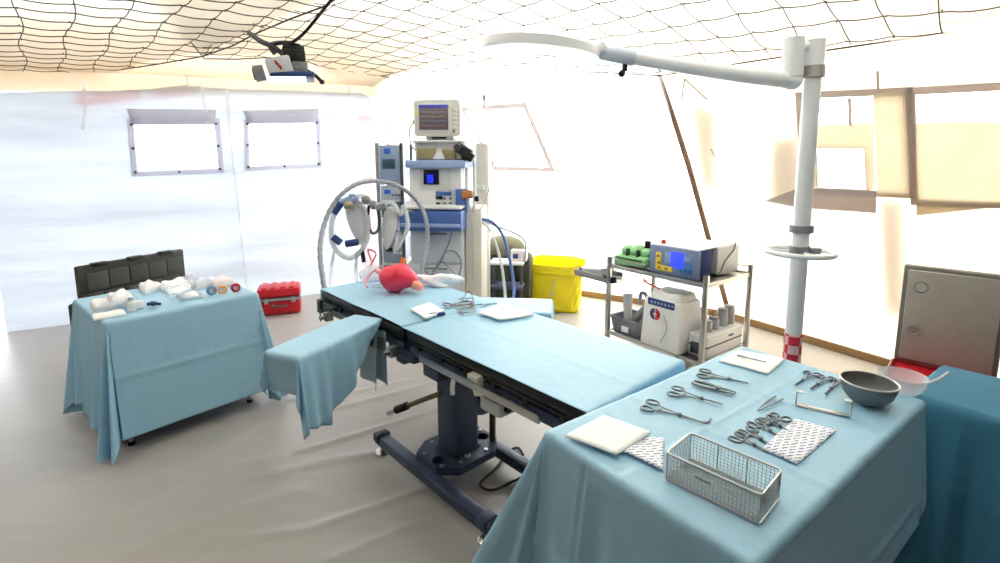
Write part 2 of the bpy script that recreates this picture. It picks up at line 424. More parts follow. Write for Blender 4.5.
polyB = [hit(u, v, zB) for u, v in pxB]+edgeB+[onR(1000, 33), onR(1100, 28)]
polyB += [Vector((2.6, 0, 0)), Vector((2.2, -1.7, 0)), Vector((-1.2, -1.7, 0)), Vector((-1.6, 1.2, 0)), Vector((-1.9, 2.7, 0))]
polyA = [hit(u, v, zA) for u, v in pxA]+[Vector((-.5, 1.9, 0)), Vector((-.4, .5, 0)), Vector((-.8, -1.7, 0)), Vector((-4.6, -1.7, 0)), Vector((-4.8, 2.5, 0))]
def dens(P):
    o = []
    for a, c in zip(P, P[1:]+P[:1]):
        for k in range(6): o.append(a.lerp(c, k/6))
    return o
polyA, polyB = dens(polyA), dens(polyB)
def liner(name, poly, zf, m, off):
    b = B(); P = [Vector((p.x, p.y, 0)) for p in poly]
    vs = [b.bm.verts.new(p) for p in P]; es = [b.bm.edges.new((vs[i], vs[(i+1) % len(vs)])) for i in range(len(vs))]
    bmesh.ops.triangle_fill(b.bm, use_beauty=True, edges=es)
    for ax in range(2):
        for k in range(-30, 40):
            n = Vector((1, 0, 0)) if ax == 0 else Vector((0, 1, 0))
            bmesh.ops.bisect_plane(b.bm, geom=b.bm.verts[:]+b.bm.edges[:]+b.bm.faces[:], plane_co=n*(k*.25), plane_no=n)
    for v in b.bm.verts: v.co.z = zf(v.co.x, v.co.y)+off
    return b.out(name, m, smooth=60)
def inside(p, poly):
    c = False; n = len(poly)
    for i in range(n):
        a, d = poly[i], poly[i-1]
        if (a.y > p.y) != (d.y > p.y) and p.x < (d.x-a.x)*(p.y-a.y)/(d.y-a.y)+a.x: c = not c
    return c
dirL = Vector((-.675, .738, 0)); dirW = Vector((.738, .675, 0))
def net(name, poly, zf, label, sp=.235, sag=.012, off=-.03):
    b = B(); cord = .0036
    for d, e in ((dirL, dirW), (dirW, dirL)):
        for k in range(-40, 41):
            run = []
            for s in range(-200, 201):
                p = d*(s*.05)+e*(k*sp); p = p+e*(.018*math.sin(s*.23+k*1.7))
                if inside(p, poly):
                    kk = (s*.05)/sp; p.z = zf(p.x, p.y)+off-sag*abs(math.sin(math.pi*kk)); run.append(p)
                else:
                    if len(run) > 1: b.tube(run, cord, 4)
                    run = []
            if len(run) > 1: b.tube(run, cord, 4)
    for i in range(-40, 41):
        for j in range(-40, 41):
            p = dirL*(i*sp)+dirW*(j*sp)
            if inside(p, poly) and p.y > .5 and abs(p.x) < p.y*1.3+.3:
                p.z = zf(p.x, p.y)+off; b.lathe([(0, -.007), (.007, 0), (0, .007)], p, 5)
    n = len([p for p in poly]); rope = [Vector((p.x, p.y, zf(p.x, p.y)+off)) for p in poly]
    b.tube(rope, .006, 6, closed=True)
    return tag(b.out(name, mat(name+'_cord', (74, 66, 60), .8, 0, .2), smooth=60), label, 'net', 'square-mesh nets under the tent roof')
struct(liner('ceiling_liner', polyB, zB, m_ceil, .01)); struct(liner('ceiling_liner.001', polyA, zA, m_ceil, .01))
net('ceiling_net', polyB, zB, 'dark square-mesh net under the higher cream ceiling sheet, reaching the right wall')
net('ceiling_net', polyA, zA, 'dark square-mesh net under the lower sagging ceiling sheet at upper left')
# ================================================================== OPERATING TABLE
def frame_of(root):
    M = Matrix.Translation(root.location) @ Matrix.Rotation(root.rotation_euler.z, 4, 'Z'); Mi = M.inverted()
    return lambda p: Mi @ p
T = thing('operating_table', 'slate blue operating table on a cross-beam pedestal, black mattress, in the middle of the tent', 'operating table', (-.252, 2.416, 0), math.atan2(.738, -.675))
tl = frame_of(T)
CXT = -.055
for y, xa, xb in ((.2, .40, -.55), (-.2, .34, -.46)):
    b = B(); b.box(((xa+xb)/2, y, .085), (xa-xb, .062, .055), .008)
    bm_ = b.out('base_beam', navy, T)
    for xx in (xa-.03, xb+.04):
        c = B(); c.box((xx, y, .10), (.06, .08, .05), .01); c.out('beam_end', navy, bm_)
        c = B(); c.cyl((xx, y, .02), (xx, y, .10), .010).lathe([(.0, 0), (.038, 0), (.040, .010), (.026, .022), (.012, .024)], (xx, y, .001)); c.out('foot', steel, T)
b = B(); oct_ = [(.10, .10), (.04, .19), (-.13, .19), (-.21, .11), (-.21, -.11), (-.13, -.20), (.04, -.20), (.10, -.10)]
b.prism(oct_, .112, .150, None, [circ(.034, 18, (-.09, .145)), circ(.034, 18, (-.07, -.15))])
pl = b.out('base_plate', navy, T)
for x, y in ((.06, .08), (.06, -.08), (-.18, .08), (-.18, -.08), (.0, .17), (-.14, .165), (-.02, -.18)):
    b = B(); b.cyl((x, y, .149), (x, y, .158), .011, n=6); b.out('plate_bolt', steel, pl)
b = B(); b.cyl((-.17, .03, .15), (-.17, .03, .185), .022); b.out('levelling_knob', chrome, pl)
b = B(); b.box((CXT, 0, .085), (.09, .44, .05), .008); b.out('cross_beam', navy, T)
b = B(); b.prism(rrect(.15, .17, .03), .15, .60, Matrix.Translation((CXT, 0, 0))); col = b.out('column', navy, T)
b = B(); b.prism(rrect(.165, .185, .03), .15, .165, Matrix.Translation((CXT, 0, 0))); b.out('column_collar', navy, col)
b = B(); b.box((CXT-.09, -.03, .635), (.42, .34, .08), .015); b.box((CXT+.02, .08, .60), (.13, .14, .10), .012); hd = b.out('tilt_head', navy, T)
b = B(); b.box((-.335, .10, .58), (.06, .05, .20), .010, ry(24)); b.out('tilt_bracket', navy, hd)
b = B(); b.box((-.48, .205, .69), (.06, .05, .075), .008, ry(20)); b.box((-.47, .215, .73), (.065, .055, .025), .006); b.out('rail_clamp', beige, hd)
b = B(); b.tube(spline([(-.28, .13, .68), (-.28, .18, .665), (-.27, .19, .62), (-.262, .185, .57)], 6), .011, 8); b.out('lock_lever', chrome, hd)
b = B(); b.box((-.47, .10, .575), (.13, .10, .065), .012); b.box((-.38, .08, .585), (.09, .06, .05), .008); cb = b.out('drive_box', lgrey, T)
b = B(); b.cyl((-.535, .11, .58), (-.55, .11, .58), .016); b.out('drive_knob', blackp, cb)
b = B(); b.cyl((-.135, -.165, .15), (-.135, -.165, .60), .017); b.out('guide_rod', mat('bronze_rod', (96, 84, 70), .4, .6), T)
# crank lever to the left
k0 = tl(atd(441, 393, 2.33)); k1 = tl(atd(388, 413, 2.50)); kk = k0.lerp(k1, .62)
b = B(); b.cyl(k0, kk, .013); b.cyl((CXT+.04, .02, k0.z), k0, .02); cr = b.out('crank_lever', mat('bronze_bar', (120, 108, 86), .4, .7), T)
b = B(); b.cyl(kk, kk.lerp(k1, .55), .021); b.out('crank_grip', blackp, cr)
b = B(); b.cyl(kk.lerp(k1, .5), k1, .014, .012); b.out('crank_tip', steel, cr)
b = B(); b.box((CXT+.07, .09, .565), (.06, .05, .06), .01); b.out('crank_socket', navy, cr)
# frames, mattresses, rails (leg half, head half)
for nm, xa, xb in (('leg', -1.0, .04), ('head', .10, 1.02)):
    L_ = xb-xa; xm = (xa+xb)/2
    b = B()
    for y in (.195, -.345): b.box((xm, y, .695), (L_, .035, .045), .006)
    for x in (xa+.02, xm, xb-.02): b.box((x, -.075, .695), (.035, .54, .04), .006)
    fr = b.out('frame', navy, T)
    b = B(); b.box((xm, -.075, .772), (L_+.04, .60, .050), .022); b.out('mattress', black, T)
    b = B(); b.box((xm, -.075, .738), (L_+.01, .575, .014), .003)
    for k in range(6):
        for y in (.205, -.355): b.box((xa+.08+k*(L_-.16)/5, y, .725), (.022, .020, .035))
    b.out('table_plate', blackp, fr)
    b = B(); b.box((xm+(.03 if nm == 'leg' else 0), .228, .692), (L_-.28, .012, .032), .003)
    for k in range(4): b.cyl((xa+.22+k*(L_-.42)/3, .20, .692), (xa+.22+k*(L_-.42)/3, .228, .692), .010)
    b.out('side_rail', steel, T)
b = B(); b.box((.07, .12, .66), (.14, .20, .06), .01); b.box((.27, .12, .63), (.10, .10, .05), .01); b.box((.16, .17, .615), (.08, .06, .06), .01); b.out('hinge_block', navy, T)
for x in (.13, .30, .47, .62, .88):
    b = B(); b.box((x, .25, .672), (.04, .05, .055), .006); b.cyl((x, .27, .672), (x, .305, .672), .013); b.cyl((x, .298, .65), (x, .298, .72), .005); b.out('rail_socket', dsteel, T)
b = B(); b.box((1.03, .02, .70), (.05, .46, .09), .01); b.box((.95, .215, .70), (.18, .045, .06), .01); b.out('head_bracket', dgrey, T)
# left arm board on its strut
b = B(); b.prism(rrect(.52, .15, .04), .755, .782, Matrix.Translation((.268, .508, 0)) @ rzm(113)); ab = b.out('arm_board', black, T)
s0_ = tl(atd(350, 349, 2.36)); s1_ = tl(atd(329, 389, 2.2))
b = B(); b.cyl((.38, .25, .672), s0_, .014); b.cyl(s0_, s1_, .011); b.cyl(s1_, (.20, .66, .757), .011); b.out('arm_strut', dsteel, ab)
b = B(); b.ball(s0_, .034); b.cyl(s0_+Vector((.03, 0, 0)), s0_-Vector((.04, .02, 0)), .022); b.cyl(s0_, s0_+Vector((-.02, 0, -.11)), .011); b.out('strut_joint', dgrey, ab)
b = B(); b.prism(rrect(.52, .22, .05), .745, .772, Matrix.Translation((.08, -.46, 0)) @ rzm(220)); b.box((.24, -.33, .70), (.06, .12, .09), .01); b.out('far_arm_board', black, T)
# cable on the floor by the base
def cable(name, pts, r, m, label, n=8):
    b = B(); b.tube(spline(pts, n), r, 8)
    return tag(b.out(name, m), label, 'cable')
cable('power_cable', [at(*p) for p in [(523, 455, .012), (518, 448, .012), (508, 452, .012), (496, 468, .012), (480, 484, .012), (492, 490, .012), (512, 482, .012), (535, 470, .012)]], .007, blackp, 'black cable looping on the floor beside the operating table base')
# ------------------------------------------------------------------ cloth
def drape(name, m, label, lx, ly, h, dr, loc, rz, flare=.16, wave=.018, k=None, seed=1, corner=.55, n=70, zmin=.012, rr=.015, cat='drape', fold=.0025, pts=None):
    """cloth laid over a lx*2 by ly*2 top at height h; dr = overhang (x+, x-, y+, y-)"""
    rnd = random.Random(seed); ph = [rnd.uniform(0, 6.28) for _ in range(8)]
    ax = [-lx-dr[1]]; 
    def axis(l, dm, dp):
        o = []
        for i in range(n//3): o.append(-l-dm*(1-i/(n//3)))
        for i in range(n//2): o.append(-l+2*l*i/(n//2))
        for i in range(n//3+1): o.append(l+dp*i/(n//3))
        return o
    X = axis(lx, dr[1], dr[0]); Y = axis(ly, dr[3], dr[2])
    b = B()
    def P(a, c):
        qx = max(-lx, min(lx, a)); qy = max(-ly, min(ly, c)); ex, ey = a-qx, c-qy; r = math.hypot(ex, ey)
        z0 = h+fold*(math.sin(a*9+ph[0]+2*math.sin(c*5))+math.sin(c*11+ph[1]+1.5*math.sin(a*6)))*.5
        for f0 in (-.33, .33):
            z0 += .0025*math.exp(-((a/lx-f0)/.02)**2)
        z0 += .0025*math.exp(-((c/ly-.1)/.03)**2)
        if r < 1e-6: return Vector((a, c, z0))
        if k: 
            kf = k(qx, qy); r *= kf
        dx, dy = ex/math.hypot(ex, ey), ey/math.hypot(ex, ey); cor = abs(2*dx*dy)
        if r < rr*1.57:
            th = r/rr; o = rr*math.sin(th); z = z0-rr*(1-math.cos(th))
        else:
            rp = r-rr*1.57; s = qx*dy - qy*dx + qx + qy; phi = math.atan2(dy, dx)
            fl_ = (flare(dx, dy) if callable(flare) else flare)*(1+corner*3*cor**1.5)
            w = wave*rp/.5*(math.sin(s*13+ph[2])+.7*math.sin(s*23+ph[3])+.5*math.sin(s*37+ph[4]))*(1-cor)
            w += .10*rp*cor*math.sin(phi*8+ph[5])
            o = rr+rp*fl_*.55+w; z = z0-rr-rp*math.sqrt(max(.05, 1-min(.9, fl_*.55)**2))
            z += .004*math.sin(rp*30)*(1-cor)
            o += (1-cor)*.006*(math.exp(-((rp-.30)/.012)**2)+math.exp(-((s-.02)/.012)**2)-math.exp(-((s+.27)/.012)**2)+math.exp(-((s-.29)/.012)**2))
        z = max(zmin+.004*math.sin(a*30), z)
        return Vector((qx+dx*o, qy+dy*o, z))
    g = [[b.bm.verts.new(P(a, c)) for c in Y] for a in X]
    for i in range(len(X)-1):
        for j in range(len(Y)-1): b.bm.faces.new((g[i][j], g[i+1][j], g[i+1][j+1], g[i][j+1]))
    o = b.out(name, m, loc=loc, rz=rz, thick=.003, smooth=70)
    if label: tag(o, label, cat)
    return o
TR = T.rotation_euler.z; TL = T.location.copy()
def tw(x, y, z=0): return TL+Matrix.Rotation(TR, 3, 'Z') @ Vector((x, y, z))
def mid(xa, xb, ya, yb): return tw((xa+xb)/2, (ya+yb)/2)
drape('surgical_drape', drape_m, 'light blue drape covering the near leg half of the operating table', .5525, .305, .803, (.0, .16, .006, .22), mid(-1.03, .075, -.385, .225), TR, .12, .006, seed=3)
dh = drape('surgical_drape', drape_m, 'light blue drape on the far head half of the operating table, under the pink mask', .48, .30, .803, (.09, .0, .006, .16), mid(.08, 1.04, -.385, .215), TR, .1, .006, seed=4)
# flat tail of the head drape hanging below the rail
fx = [tl(atd(u, v, 2.31)) for u, v in [(359, 336), (378, 334), (381, 386), (372, 389)]]
b = B()
def tail(i, j):
    a = fx[0].lerp(fx[1], i); c = fx[3].lerp(fx[2], i); p = a.lerp(c, j); p.x += .012*math.sin(i*7); return p
cx0 = tl(Vector(TL)); b = B()
y0 = .282
tailp = [tl(at(357, 330, .70)), tl(at(379, 341, .70))]
b.surf(lambda i, j: Vector((.40-.16*i+.0*j, y0+.018*math.sin(i*6+j), .735-(.265+.03*i)*j)), 12, 10)
b.surf(lambda i, j: Vector((.40-.16*i, y0-.045+.01*math.sin(i*5), .735-(.255+.03*i)*j)), 12, 10)
ft = b.out('hanging_tail', mat('grey_teal_drape', (160, 184, 196), .75, 0, .06, 14, bump=.2, bscale=22), thick=.003, loc=TL, rz=TR)
ft.parent = dh; ft.matrix_parent_inverse = dh.matrix_basis.inverted()
# arm board drape: long tail growing towards the outer end
axd = Vector((-.23, .55, 0)).normalized(); am = tw(.268, .508)
ang = TR+math.atan2(axd.y, axd.x)
drape('surgical_drape', drape_m, 'light blue drape hanging over the arm board on the left of the operating table', .275, .085, .79, (.22, .0, .41, .16), Vector((am.x, am.y, 0)), ang, .10, .03, k=lambda x, y: (.04+.96*max(0, min(1, (x+.26)/.41)))*(1-.2*max(0, x/.27)), seed=9, corner=.35, zmin=.02)
# far arm board drape
am2 = tw(.08, -.46)
drape('surgical_drape', drape_m, 'light blue drape over the arm board on the far right side of the operating table', .25, .125, .781, (.10, .0, .10, .10), Vector((am2.x, am2.y, 0)), TR+R(220), .15, .008, seed=5)
# ================================================================== INSTRUMENT TABLE (foreground)
def plain_table(root, lx, ly, h, tm, lm, ins=.05):
    b = B(); b.box((0, 0, h-.012), (lx*2, ly*2, .02), .004); b.out('table_top', tm, root)
    for sx in (1, -1):
        for sy in (1, -1):
            b = B(); b.cyl((sx*(lx-ins), sy*(ly-ins), .012), (sx*(lx-ins), sy*(ly-ins), h-.02), .014)
            lg = b.out('leg', lm, root)
            c = B(); c.cyl((sx*(lx-ins), sy*(ly-ins), .0), (sx*(lx-ins), sy*(ly-ins), .02), .018); c.out('rubber_foot', blackp, lg)
    b = B()
    for sy in (1, -1): b.box((0, sy*(ly-ins), h-.045), (2*(lx-ins), .02, .03))
    b.out('apron', lm, root)
IA = R(36.9); IC = Vector((.737, 1.40, 0)); IH = .845
IT = thing('instrument_table', 'foreground instrument table hidden under the blue drape with the wire basket', 'table', IC, IA)
plain_table(IT, .49, .275, IH-.004, lgrey, steel)
drape('surgical_drape', drape_m, 'large light blue drape over the foreground table that carries the wire basket', .535, .284, IH, (.22, .62, .40, .42), IC, IA, lambda dx, dy: .10+.22*max(0, -dx)*max(0, dy+.25)+.03*max(0, -dx)-.08*max(0, dx)-.05*max(0, -dy), .012, seed=12, corner=.5, n=170)
def it(u, v, dz=.006): return at(u, v, IH+dz)
# second table at the right edge
S = thing('side_table', 'second table under a darker blue drape at the right edge behind the foreground table', 'table', (1.86, 1.66, 0), IA)
plain_table(S, .20, .25, .74, lgrey, steel)
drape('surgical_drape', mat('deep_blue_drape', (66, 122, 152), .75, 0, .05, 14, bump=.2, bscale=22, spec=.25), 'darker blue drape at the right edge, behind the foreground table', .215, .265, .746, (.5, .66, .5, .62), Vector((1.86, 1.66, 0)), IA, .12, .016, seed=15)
# ================================================================== LEFT TABLE
LA = math.atan2(.59, .49); LC = Vector((-2.10, 3.07, 0)); LH = .75
LT = thing('supply_table', 'low table on the left, hidden under the blue drape strewn with dressings', 'table', LC, LA)
plain_table(LT, .37, .32, LH-.004, lgrey, steel, .04)
drape('surgical_drape', drape_m, 'blue drape with long pointed corners over the left table of dressings', .39, .345, LH, (.66, .66, .66, .66), LC, LA, .09, .018, seed=21, corner=.55, n=150, zmin=.02)
def ltp(u, v, dz=.006): return at(u, v, LH+dz)
# ================================================================== THINGS ON THE FOREGROUND TABLE
def place(root, p, rz=0): root.location = p; root.rotation_euler.z = rz
def ring_tool(name, label, u0, v0, u1, v1, ringr=.017, openg=.0, wid=.0048, hook=0, spread=.022, group=None, straight=True, piv=.55, cat='forceps'):
    """ring-handled instrument; (u0,v0) ring end, (u1,v1) tip"""
    a, c = it(u0, v0), it(u1, v1); d = c-a; L = d.length
    t = thing(name, label, cat, (a.x, a.y, IH+.004), math.atan2(d.y, d.x), group)
    for s in (1, -1):
        b = B(); z = .004+.0015*s
        b.tube([(ringr*math.cos(x)*1.15, s*spread+ringr*.85*math.sin(x), z) for x in [2*math.pi*i/18 for i in range(18)]], .0033, 6, closed=True)
        pv = L*piv
        pts = [(ringr, s*spread*.75, z), (L*.22, s*spread*.45, z), (pv, 0, z), (L*.8, -s*(.001+openg*.6), z), (L-.004, -s*(.0015+openg), z)]
        b.tube(spline(pts, 5), lambda q: wid*(.75-.28*q), 6, flat=.6)
        b.out('shank', tool, t)
    b = B(); b.cyl((L*piv, 0, 0), (L*piv, 0, .010), .0055, n=10)
    b.out('pivot', tool, t)
    b = B(); b.box((L*.2, 0, .004), (.006, spread*.8, .003)); b.out('ratchet', tool, t)
    if hook:
        b = B(); b.tube(spline([(L-.01, 0, .004), (L, hook*.006, .004), (L+.003, hook*.02, .004), (L+.002, hook*.034, .004)], 5), .0035, 6); b.out('hooked_tip', tool, t)
    return t
ring_tool('ring_forceps', 'long ring-handled clamp with bent tip, nearest the white paper on the foreground table', 650, 406, 706, 424, hook=1)
ring_tool('ring_forceps', 'straight ring-handled clamp, second of the four long tools left of the tweezers', 676, 392, 724, 405, wid=.0048)
ring_tool('ring_forceps', 'ring-handled clamp lying farthest back, just in front of the white sheet with the probe', 704, 374, 750, 384, wid=.0048)
# broad nose pliers (third)
a, c = it(693, 383), it(738, 395); d = c-a; L = d.length
t = thing('bone_cutter', 'heavy plier-like bone cutter with thick closed handles among the long tools', 'pliers', (a.x, a.y, IH+.004), math.atan2(d.y, d.x))
for s in (1, -1):
    b = B(); b.tube(spline([(0, s*.008, .006), (L*.25, s*.016, .006), (L*.5, s*.010, .006), (L*.58, 0, .006)], 6), .007, 8, flat=.7); h_ = b.out('handle', tool, t)
    b = B(); b.tube(spline([(L*.58, 0, .006), (L*.72, -s*.010, .006), (L*.95, -s*.007, .006)], 6), lambda q: .008-.005*q, 8, flat=.7); b.out('jaw', tool, t)
b = B(); b.cyl((L*.58, 0, .0), (L*.58, 0, .014), .009, n=12); b.out('pivot', tool, t)
# tweezers
a, c = it(758, 411), it(779, 398); d = c-a; L = d.length
t = thing('tweezers', 'slim steel tweezers lying alone in the middle of the foreground table', 'tweezers', (a.x, a.y, IH+.004), math.atan2(d.y, d.x))
for s in (1, -1):
    b = B(); b.tube(spline([(L*1.0, s*.011, .004), (L*.6, s*.010, .004), (L*.2, s*.005, .004), (0, s*.001, .004)], 6), lambda q: .004-.0022*q, 6, flat=.5); b.out('arm', tool, t)
# three small clamps at the back right
ring_tool('mosquito_clamp', 'small clamp farthest left of three behind the retractor', 812, 374, 795, 386, ringr=.013, spread=.015, wid=.005)
ring_tool('mosquito_clamp', 'small clamp in the middle of three behind the retractor', 826, 378, 810, 390, ringr=.013, spread=.015, wid=.005)
ring_tool('mosquito_clamp', 'small clamp nearest the dark bowl, right of the other two', 838, 381, 825, 395, ringr=.013, spread=.013, wid=.005)
# cluster of scissors beside the patterned pouch
ring_tool('surgical_scissors', 'scissors with rings farthest back in the bunch beside the patterned pouch', 780, 418, 764, 428, ringr=.014, spread=.017, wid=.0048, openg=.002, cat='scissors')
ring_tool('surgical_scissors', 'scissors second from the back in the bunch beside the patterned pouch', 768, 420, 790, 432, ringr=.014, spread=.016, wid=.0048, openg=.002, cat='scissors')
ring_tool('surgical_scissors', 'scissors in the middle of the bunch beside the patterned pouch', 757, 424, 782, 438, ringr=.014, spread=.016, wid=.0048, openg=.002, cat='scissors')
ring_tool('surgical_scissors', 'scissors fourth from the back in the bunch beside the patterned pouch', 748, 432, 772, 446, ringr=.014, spread=.016, wid=.0048, openg=.002, cat='scissors')
ring_tool('surgical_scissors', 'scissors whose rings touch the far rim of the wire basket', 738, 438, 768, 452, ringr=.014, spread=.016, wid=.0048, openg=.002, cat='scissors')
# retractor
a, c = it(796, 404), it(850, 416); d = c-a; L = d.length
t = thing('retractor', 'flat steel retractor with both ends turned up, in front of the dark bowl', 'retractor', (a.x, a.y, IH+.003), math.atan2(d.y, d.x))
b = B(); b.box((L/2, 0, .004), (L, .018, .003), .001); b.out('blade', steel, t)
for x, hh in ((0, .042), (L, .046)):
    b = B(); b.box((x, 0, .004+hh/2), (.004, .020, hh), .001); b.box((x+(.008 if x == 0 else -.008), 0, .004+hh), (.018, .02, .003), .001); b.out('turned_end', steel, t)
# dark bowl
c = it(867, 401); 
t = thing('bowl', 'dark grey metal bowl on the far right corner of the foreground table', 'bowl', (c.x, c.y, IH+.004))
pr_ = [(.0, .004), (.030, .004), (.050, .012), (.067, .030), (.076, .055), (.078, .066)]
prof = [(r*.93, z) for r, z in [(0, 0), (.034, .0), (.054, .008), (.071, .028), (.080, .055), (.082, .068)]]+[(r*.93, z) for r, z in pr_[::-1]]
b = B(); b.lathe(prof, n=40); b.out('bowl_body', mat('dark_anodised_metal', (128, 130, 134), .42, .6, .1, 20), t)
b = B(); b.tube([(.0757*math.cos(a_), .0757*math.sin(a_), .068) for a_ in [2*math.pi*i/40 for i in range(40)]], .0028, 6, closed=True); b.out('rim', steel, t)
# clear dish behind it
c = it(893, 394)
t = thing('clear_dish', 'clear plastic dish with a thin looped handle just behind the dark bowl', 'dish', (c.x+.05, c.y+.03, IH+.004))
b = B(); b.lathe([(0, 0), (.045, 0), (.06, .02), (.068, .055), (.065, .055), (.057, .021), (.043, .003), (0, .003)], n=32); b.out('dish_body', clear, t)
b = B(); b.tube(spline([(.02, -.06, .05), (.05, -.075, .075), (.10, -.05, .085), (.12, -.01, .05)], 8), .004, 8); b.out('handle', clearh, t)
# wire basket
bl_, bw = .208, .120; ba_ = R(-46.5); bc = Vector((.511, 1.058, 0)); b0 = bc-Matrix.Rotation(ba_, 3, 'Z') @ Vector((bl_/2, bw/2, 0))
t = thing('wire_basket', 'rectangular steel wire mesh basket on the near edge of the foreground table', 'basket', (b0.x, b0.y, IH+.005), ba_)
bh = .066
def grid_panel(b, o, e1, l1, e2, l2, sp, r):
    for k in range(int(l1/sp)+1): b.tube([o+e1*(k*sp), o+e1*(k*sp)+e2*l2], r, 4)
    for k in range(int(l2/sp)+1): b.tube([o+e2*(k*sp), o+e2*(k*sp)+e1*l1], r, 4)
X_, Y_, Z_ = Vector((1, 0, 0)), Vector((0, 1, 0)), Vector((0, 0, 1)); r_ = .0008; sp_ = .0085
for nm, o, e1, l1, e2, l2 in (('side_mesh', Vector((0, 0, 0)), X_, bl_, Z_, bh), ('side_mesh', Vector((0, bw, 0)), X_, bl_, Z_, bh), ('end_mesh', Vector((0, 0, 0)), Y_, bw, Z_, bh), ('end_mesh', Vector((bl_, 0, 0)), Y_, bw, Z_, bh), ('bottom_mesh', Vector((0, 0, 0)), X_, bl_, Y_, bw)):
    b = B(); grid_panel(b, o, e1, l1, e2, l2, sp_, r_); b.out(nm, steel, t)
rr_ = rrect(bl_+.004, bw+.004, .012, 5, (bl_/2, bw/2))
for z, nm in ((bh, 'rim'), (.0, 'bottom_frame')):
    b = B(); b.tube([(x, y, z) for x, y in rr_], .0026 if z else .0018, 8, closed=True); b.out(nm, steel, t)
for x, y in ((0, 0), (bl_, 0), (0, bw), (bl_, bw), (bl_*.33, bw), (bl_*.66, bw)):
    b = B(); b.cyl((x, y, 0), (x, y, bh), .0018, n=6); b.out('post', steel, t)
b = B(); b.box((bl_*.42, -.002, bh*.62), (.035, .003, .005)); b.out('name_plate', dsteel, t)
# printed pouches and sheets
def sheet(name, px, m, label, cat, dz=.003, th=.003, h=None, group=None):
    P = [at(u, v, (h or IH)+dz) for u, v in px]; c = sum(P, Vector())/4
    e = (P[1]-P[0]); a = math.atan2(e.y, e.x); Mi = Matrix.Rotation(-a, 3, 'Z')
    q = [Mi @ (p-c) for p in P]; b = B()
    b.surf(lambda i, j: (q[0].lerp(q[1], i)).lerp(q[3].lerp(q[2], i), j)+Vector((0, 0, th*.5+.0015*math.sin(i*5+j*3))), 10, 10)
    o = b.out(name, m, thick=th, loc=(c.x, c.y, c.z+.001), rz=a)
    return tag(o, label, cat, group)
mp = bpy.data.materials.new('printed_pouch'); mp.use_nodes = True; nt = mp.node_tree; p = nt.nodes['Principled BSDF']
tc = nn(nt, 'ShaderNodeTexCoord'); mpg = nn(nt, 'ShaderNodeMapping'); mpg.inputs['Rotation'].default_value = (0, 0, R(28)); mpg.inputs['Scale'].default_value = (1, 1, 1)
br = nn(nt, 'ShaderNodeTexBrick'); br.inputs['Scale'].default_value = 1; br.inputs['Brick Width'].default_value = .028; br.inputs['Row Height'].default_value = .011
br.inputs['Mortar Size'].default_value = .0035; br.inputs['Mortar Smooth'].default_value = 0; br.offset = .5
br.inputs['Color1'].default_value = (0, 0, 0, 1); br.inputs['Color2'].default_value = (0, 0, 0, 1); br.inputs['Mortar'].default_value = (1, 1, 1, 1)
no = nn(nt, 'ShaderNodeTexNoise'); no.inputs['Scale'].default_value = 260
mth = nn(nt, 'ShaderNodeMath', operation='GREATER_THAN'); mth.inputs[1].default_value = .55
mxx = nn(nt, 'ShaderNodeMath', operation='MAXIMUM'); mix = nn(nt, 'ShaderNodeMix', data_type='RGBA')
mix.inputs[6].default_value = lin((52, 78, 186)); mix.inputs[7].default_value = lin((240, 242, 248))
nt.links.new(tc.outputs['Object'], mpg.inputs[0]); nt.links.new(mpg.outputs[0], br.inputs[0]); nt.links.new(mpg.outputs[0], no.inputs['Vector'])
nt.links.new(no.outputs[0], mth.inputs[0]); nt.links.new(br.outputs['Color'], mxx.inputs[0]); nt.links.new(mth.outputs[0], mxx.inputs[1])
nt.links.new(mxx.outputs[0], mix.inputs[0]); nt.links.new(mix.outputs[2], p.inputs['Base Color']); p.inputs['Roughness'].default_value = .5
sheet('printed_pouch', [(618, 450), (643, 437), (664, 440), (663, 471)], mp, 'blue and white printed pouch half under the plain white paper, left of the wire basket', 'pouch', .005)
sheet('printed_pouch', [(762, 450), (795, 419), (836, 432), (797, 465)], mp, 'blue and white printed pouch right of the wire basket', 'pouch', .005)
sheet('paper_sheet', [(565, 437), (604, 416), (651, 434), (616, 456)], paper, 'plain white folded paper on the left corner of the foreground table', 'paper', .009, .004)
sheet('paper_sheet', [(719, 362), (739, 351), (785, 360), (768, 375)], paper, 'white sheet carrying a thin probe at the back of the foreground table', 'paper', .005, .004)
a, c = it(737, 358), it(766, 365); d = c-a; L = d.length
b = B(); b.tube([(0, 0, .006), (L*.3, 0, .006), (L, 0, .006)], lambda q: .004-.002*q, 8)
tag(b.out('probe', dsteel, loc=(a.x, a.y, IH+.011), rz=math.atan2(d.y, d.x)), 'thin grey probe lying on the white sheet at the back of the foreground table', 'probe')
# ================================================================== THINGS ON THE OPERATING TABLE
OH = .806
def ot(u, v, dz=0): return at(u, v, OH+dz)
c = ot(399, 284, .05)
t = thing('face_mask', 'glossy pink inflated breathing bag lying at the head of the operating table', 'breathing bag', (c.x, c.y, OH), R(-10))
pink = mat('pink_rubber', (240, 50, 84), .25, 0, .08, 8)
b = B(); b.ball((0, 0, .09), .115, (1.05, .8, .76), 24, fn=lambda p: Vector((p.x, p.y*(1-.25*p.x/.12), p.z*(1-.3*max(0, p.x)/.12)+.008*math.sin(p.x*40))));
b.out('bag', pink, t)
b = B(); b.cyl((.10, -.02, .055), (.155, -.03, .04), .03, .022); b.out('neck', mat('peach_rubber', (246, 160, 140), .4), t)
b = B(); b.cyl((-.09, 0, .10), (-.16, .02, .13), .018, .014); b.tube(spline([(-.15, .02, .125), (-.2, .06, .10), (-.23, .02, .05), (-.19, -.03, .03)], 6), .007, 8); b.out('inlet', mat('pale_pink_tube', (248, 170, 184), .4), t)
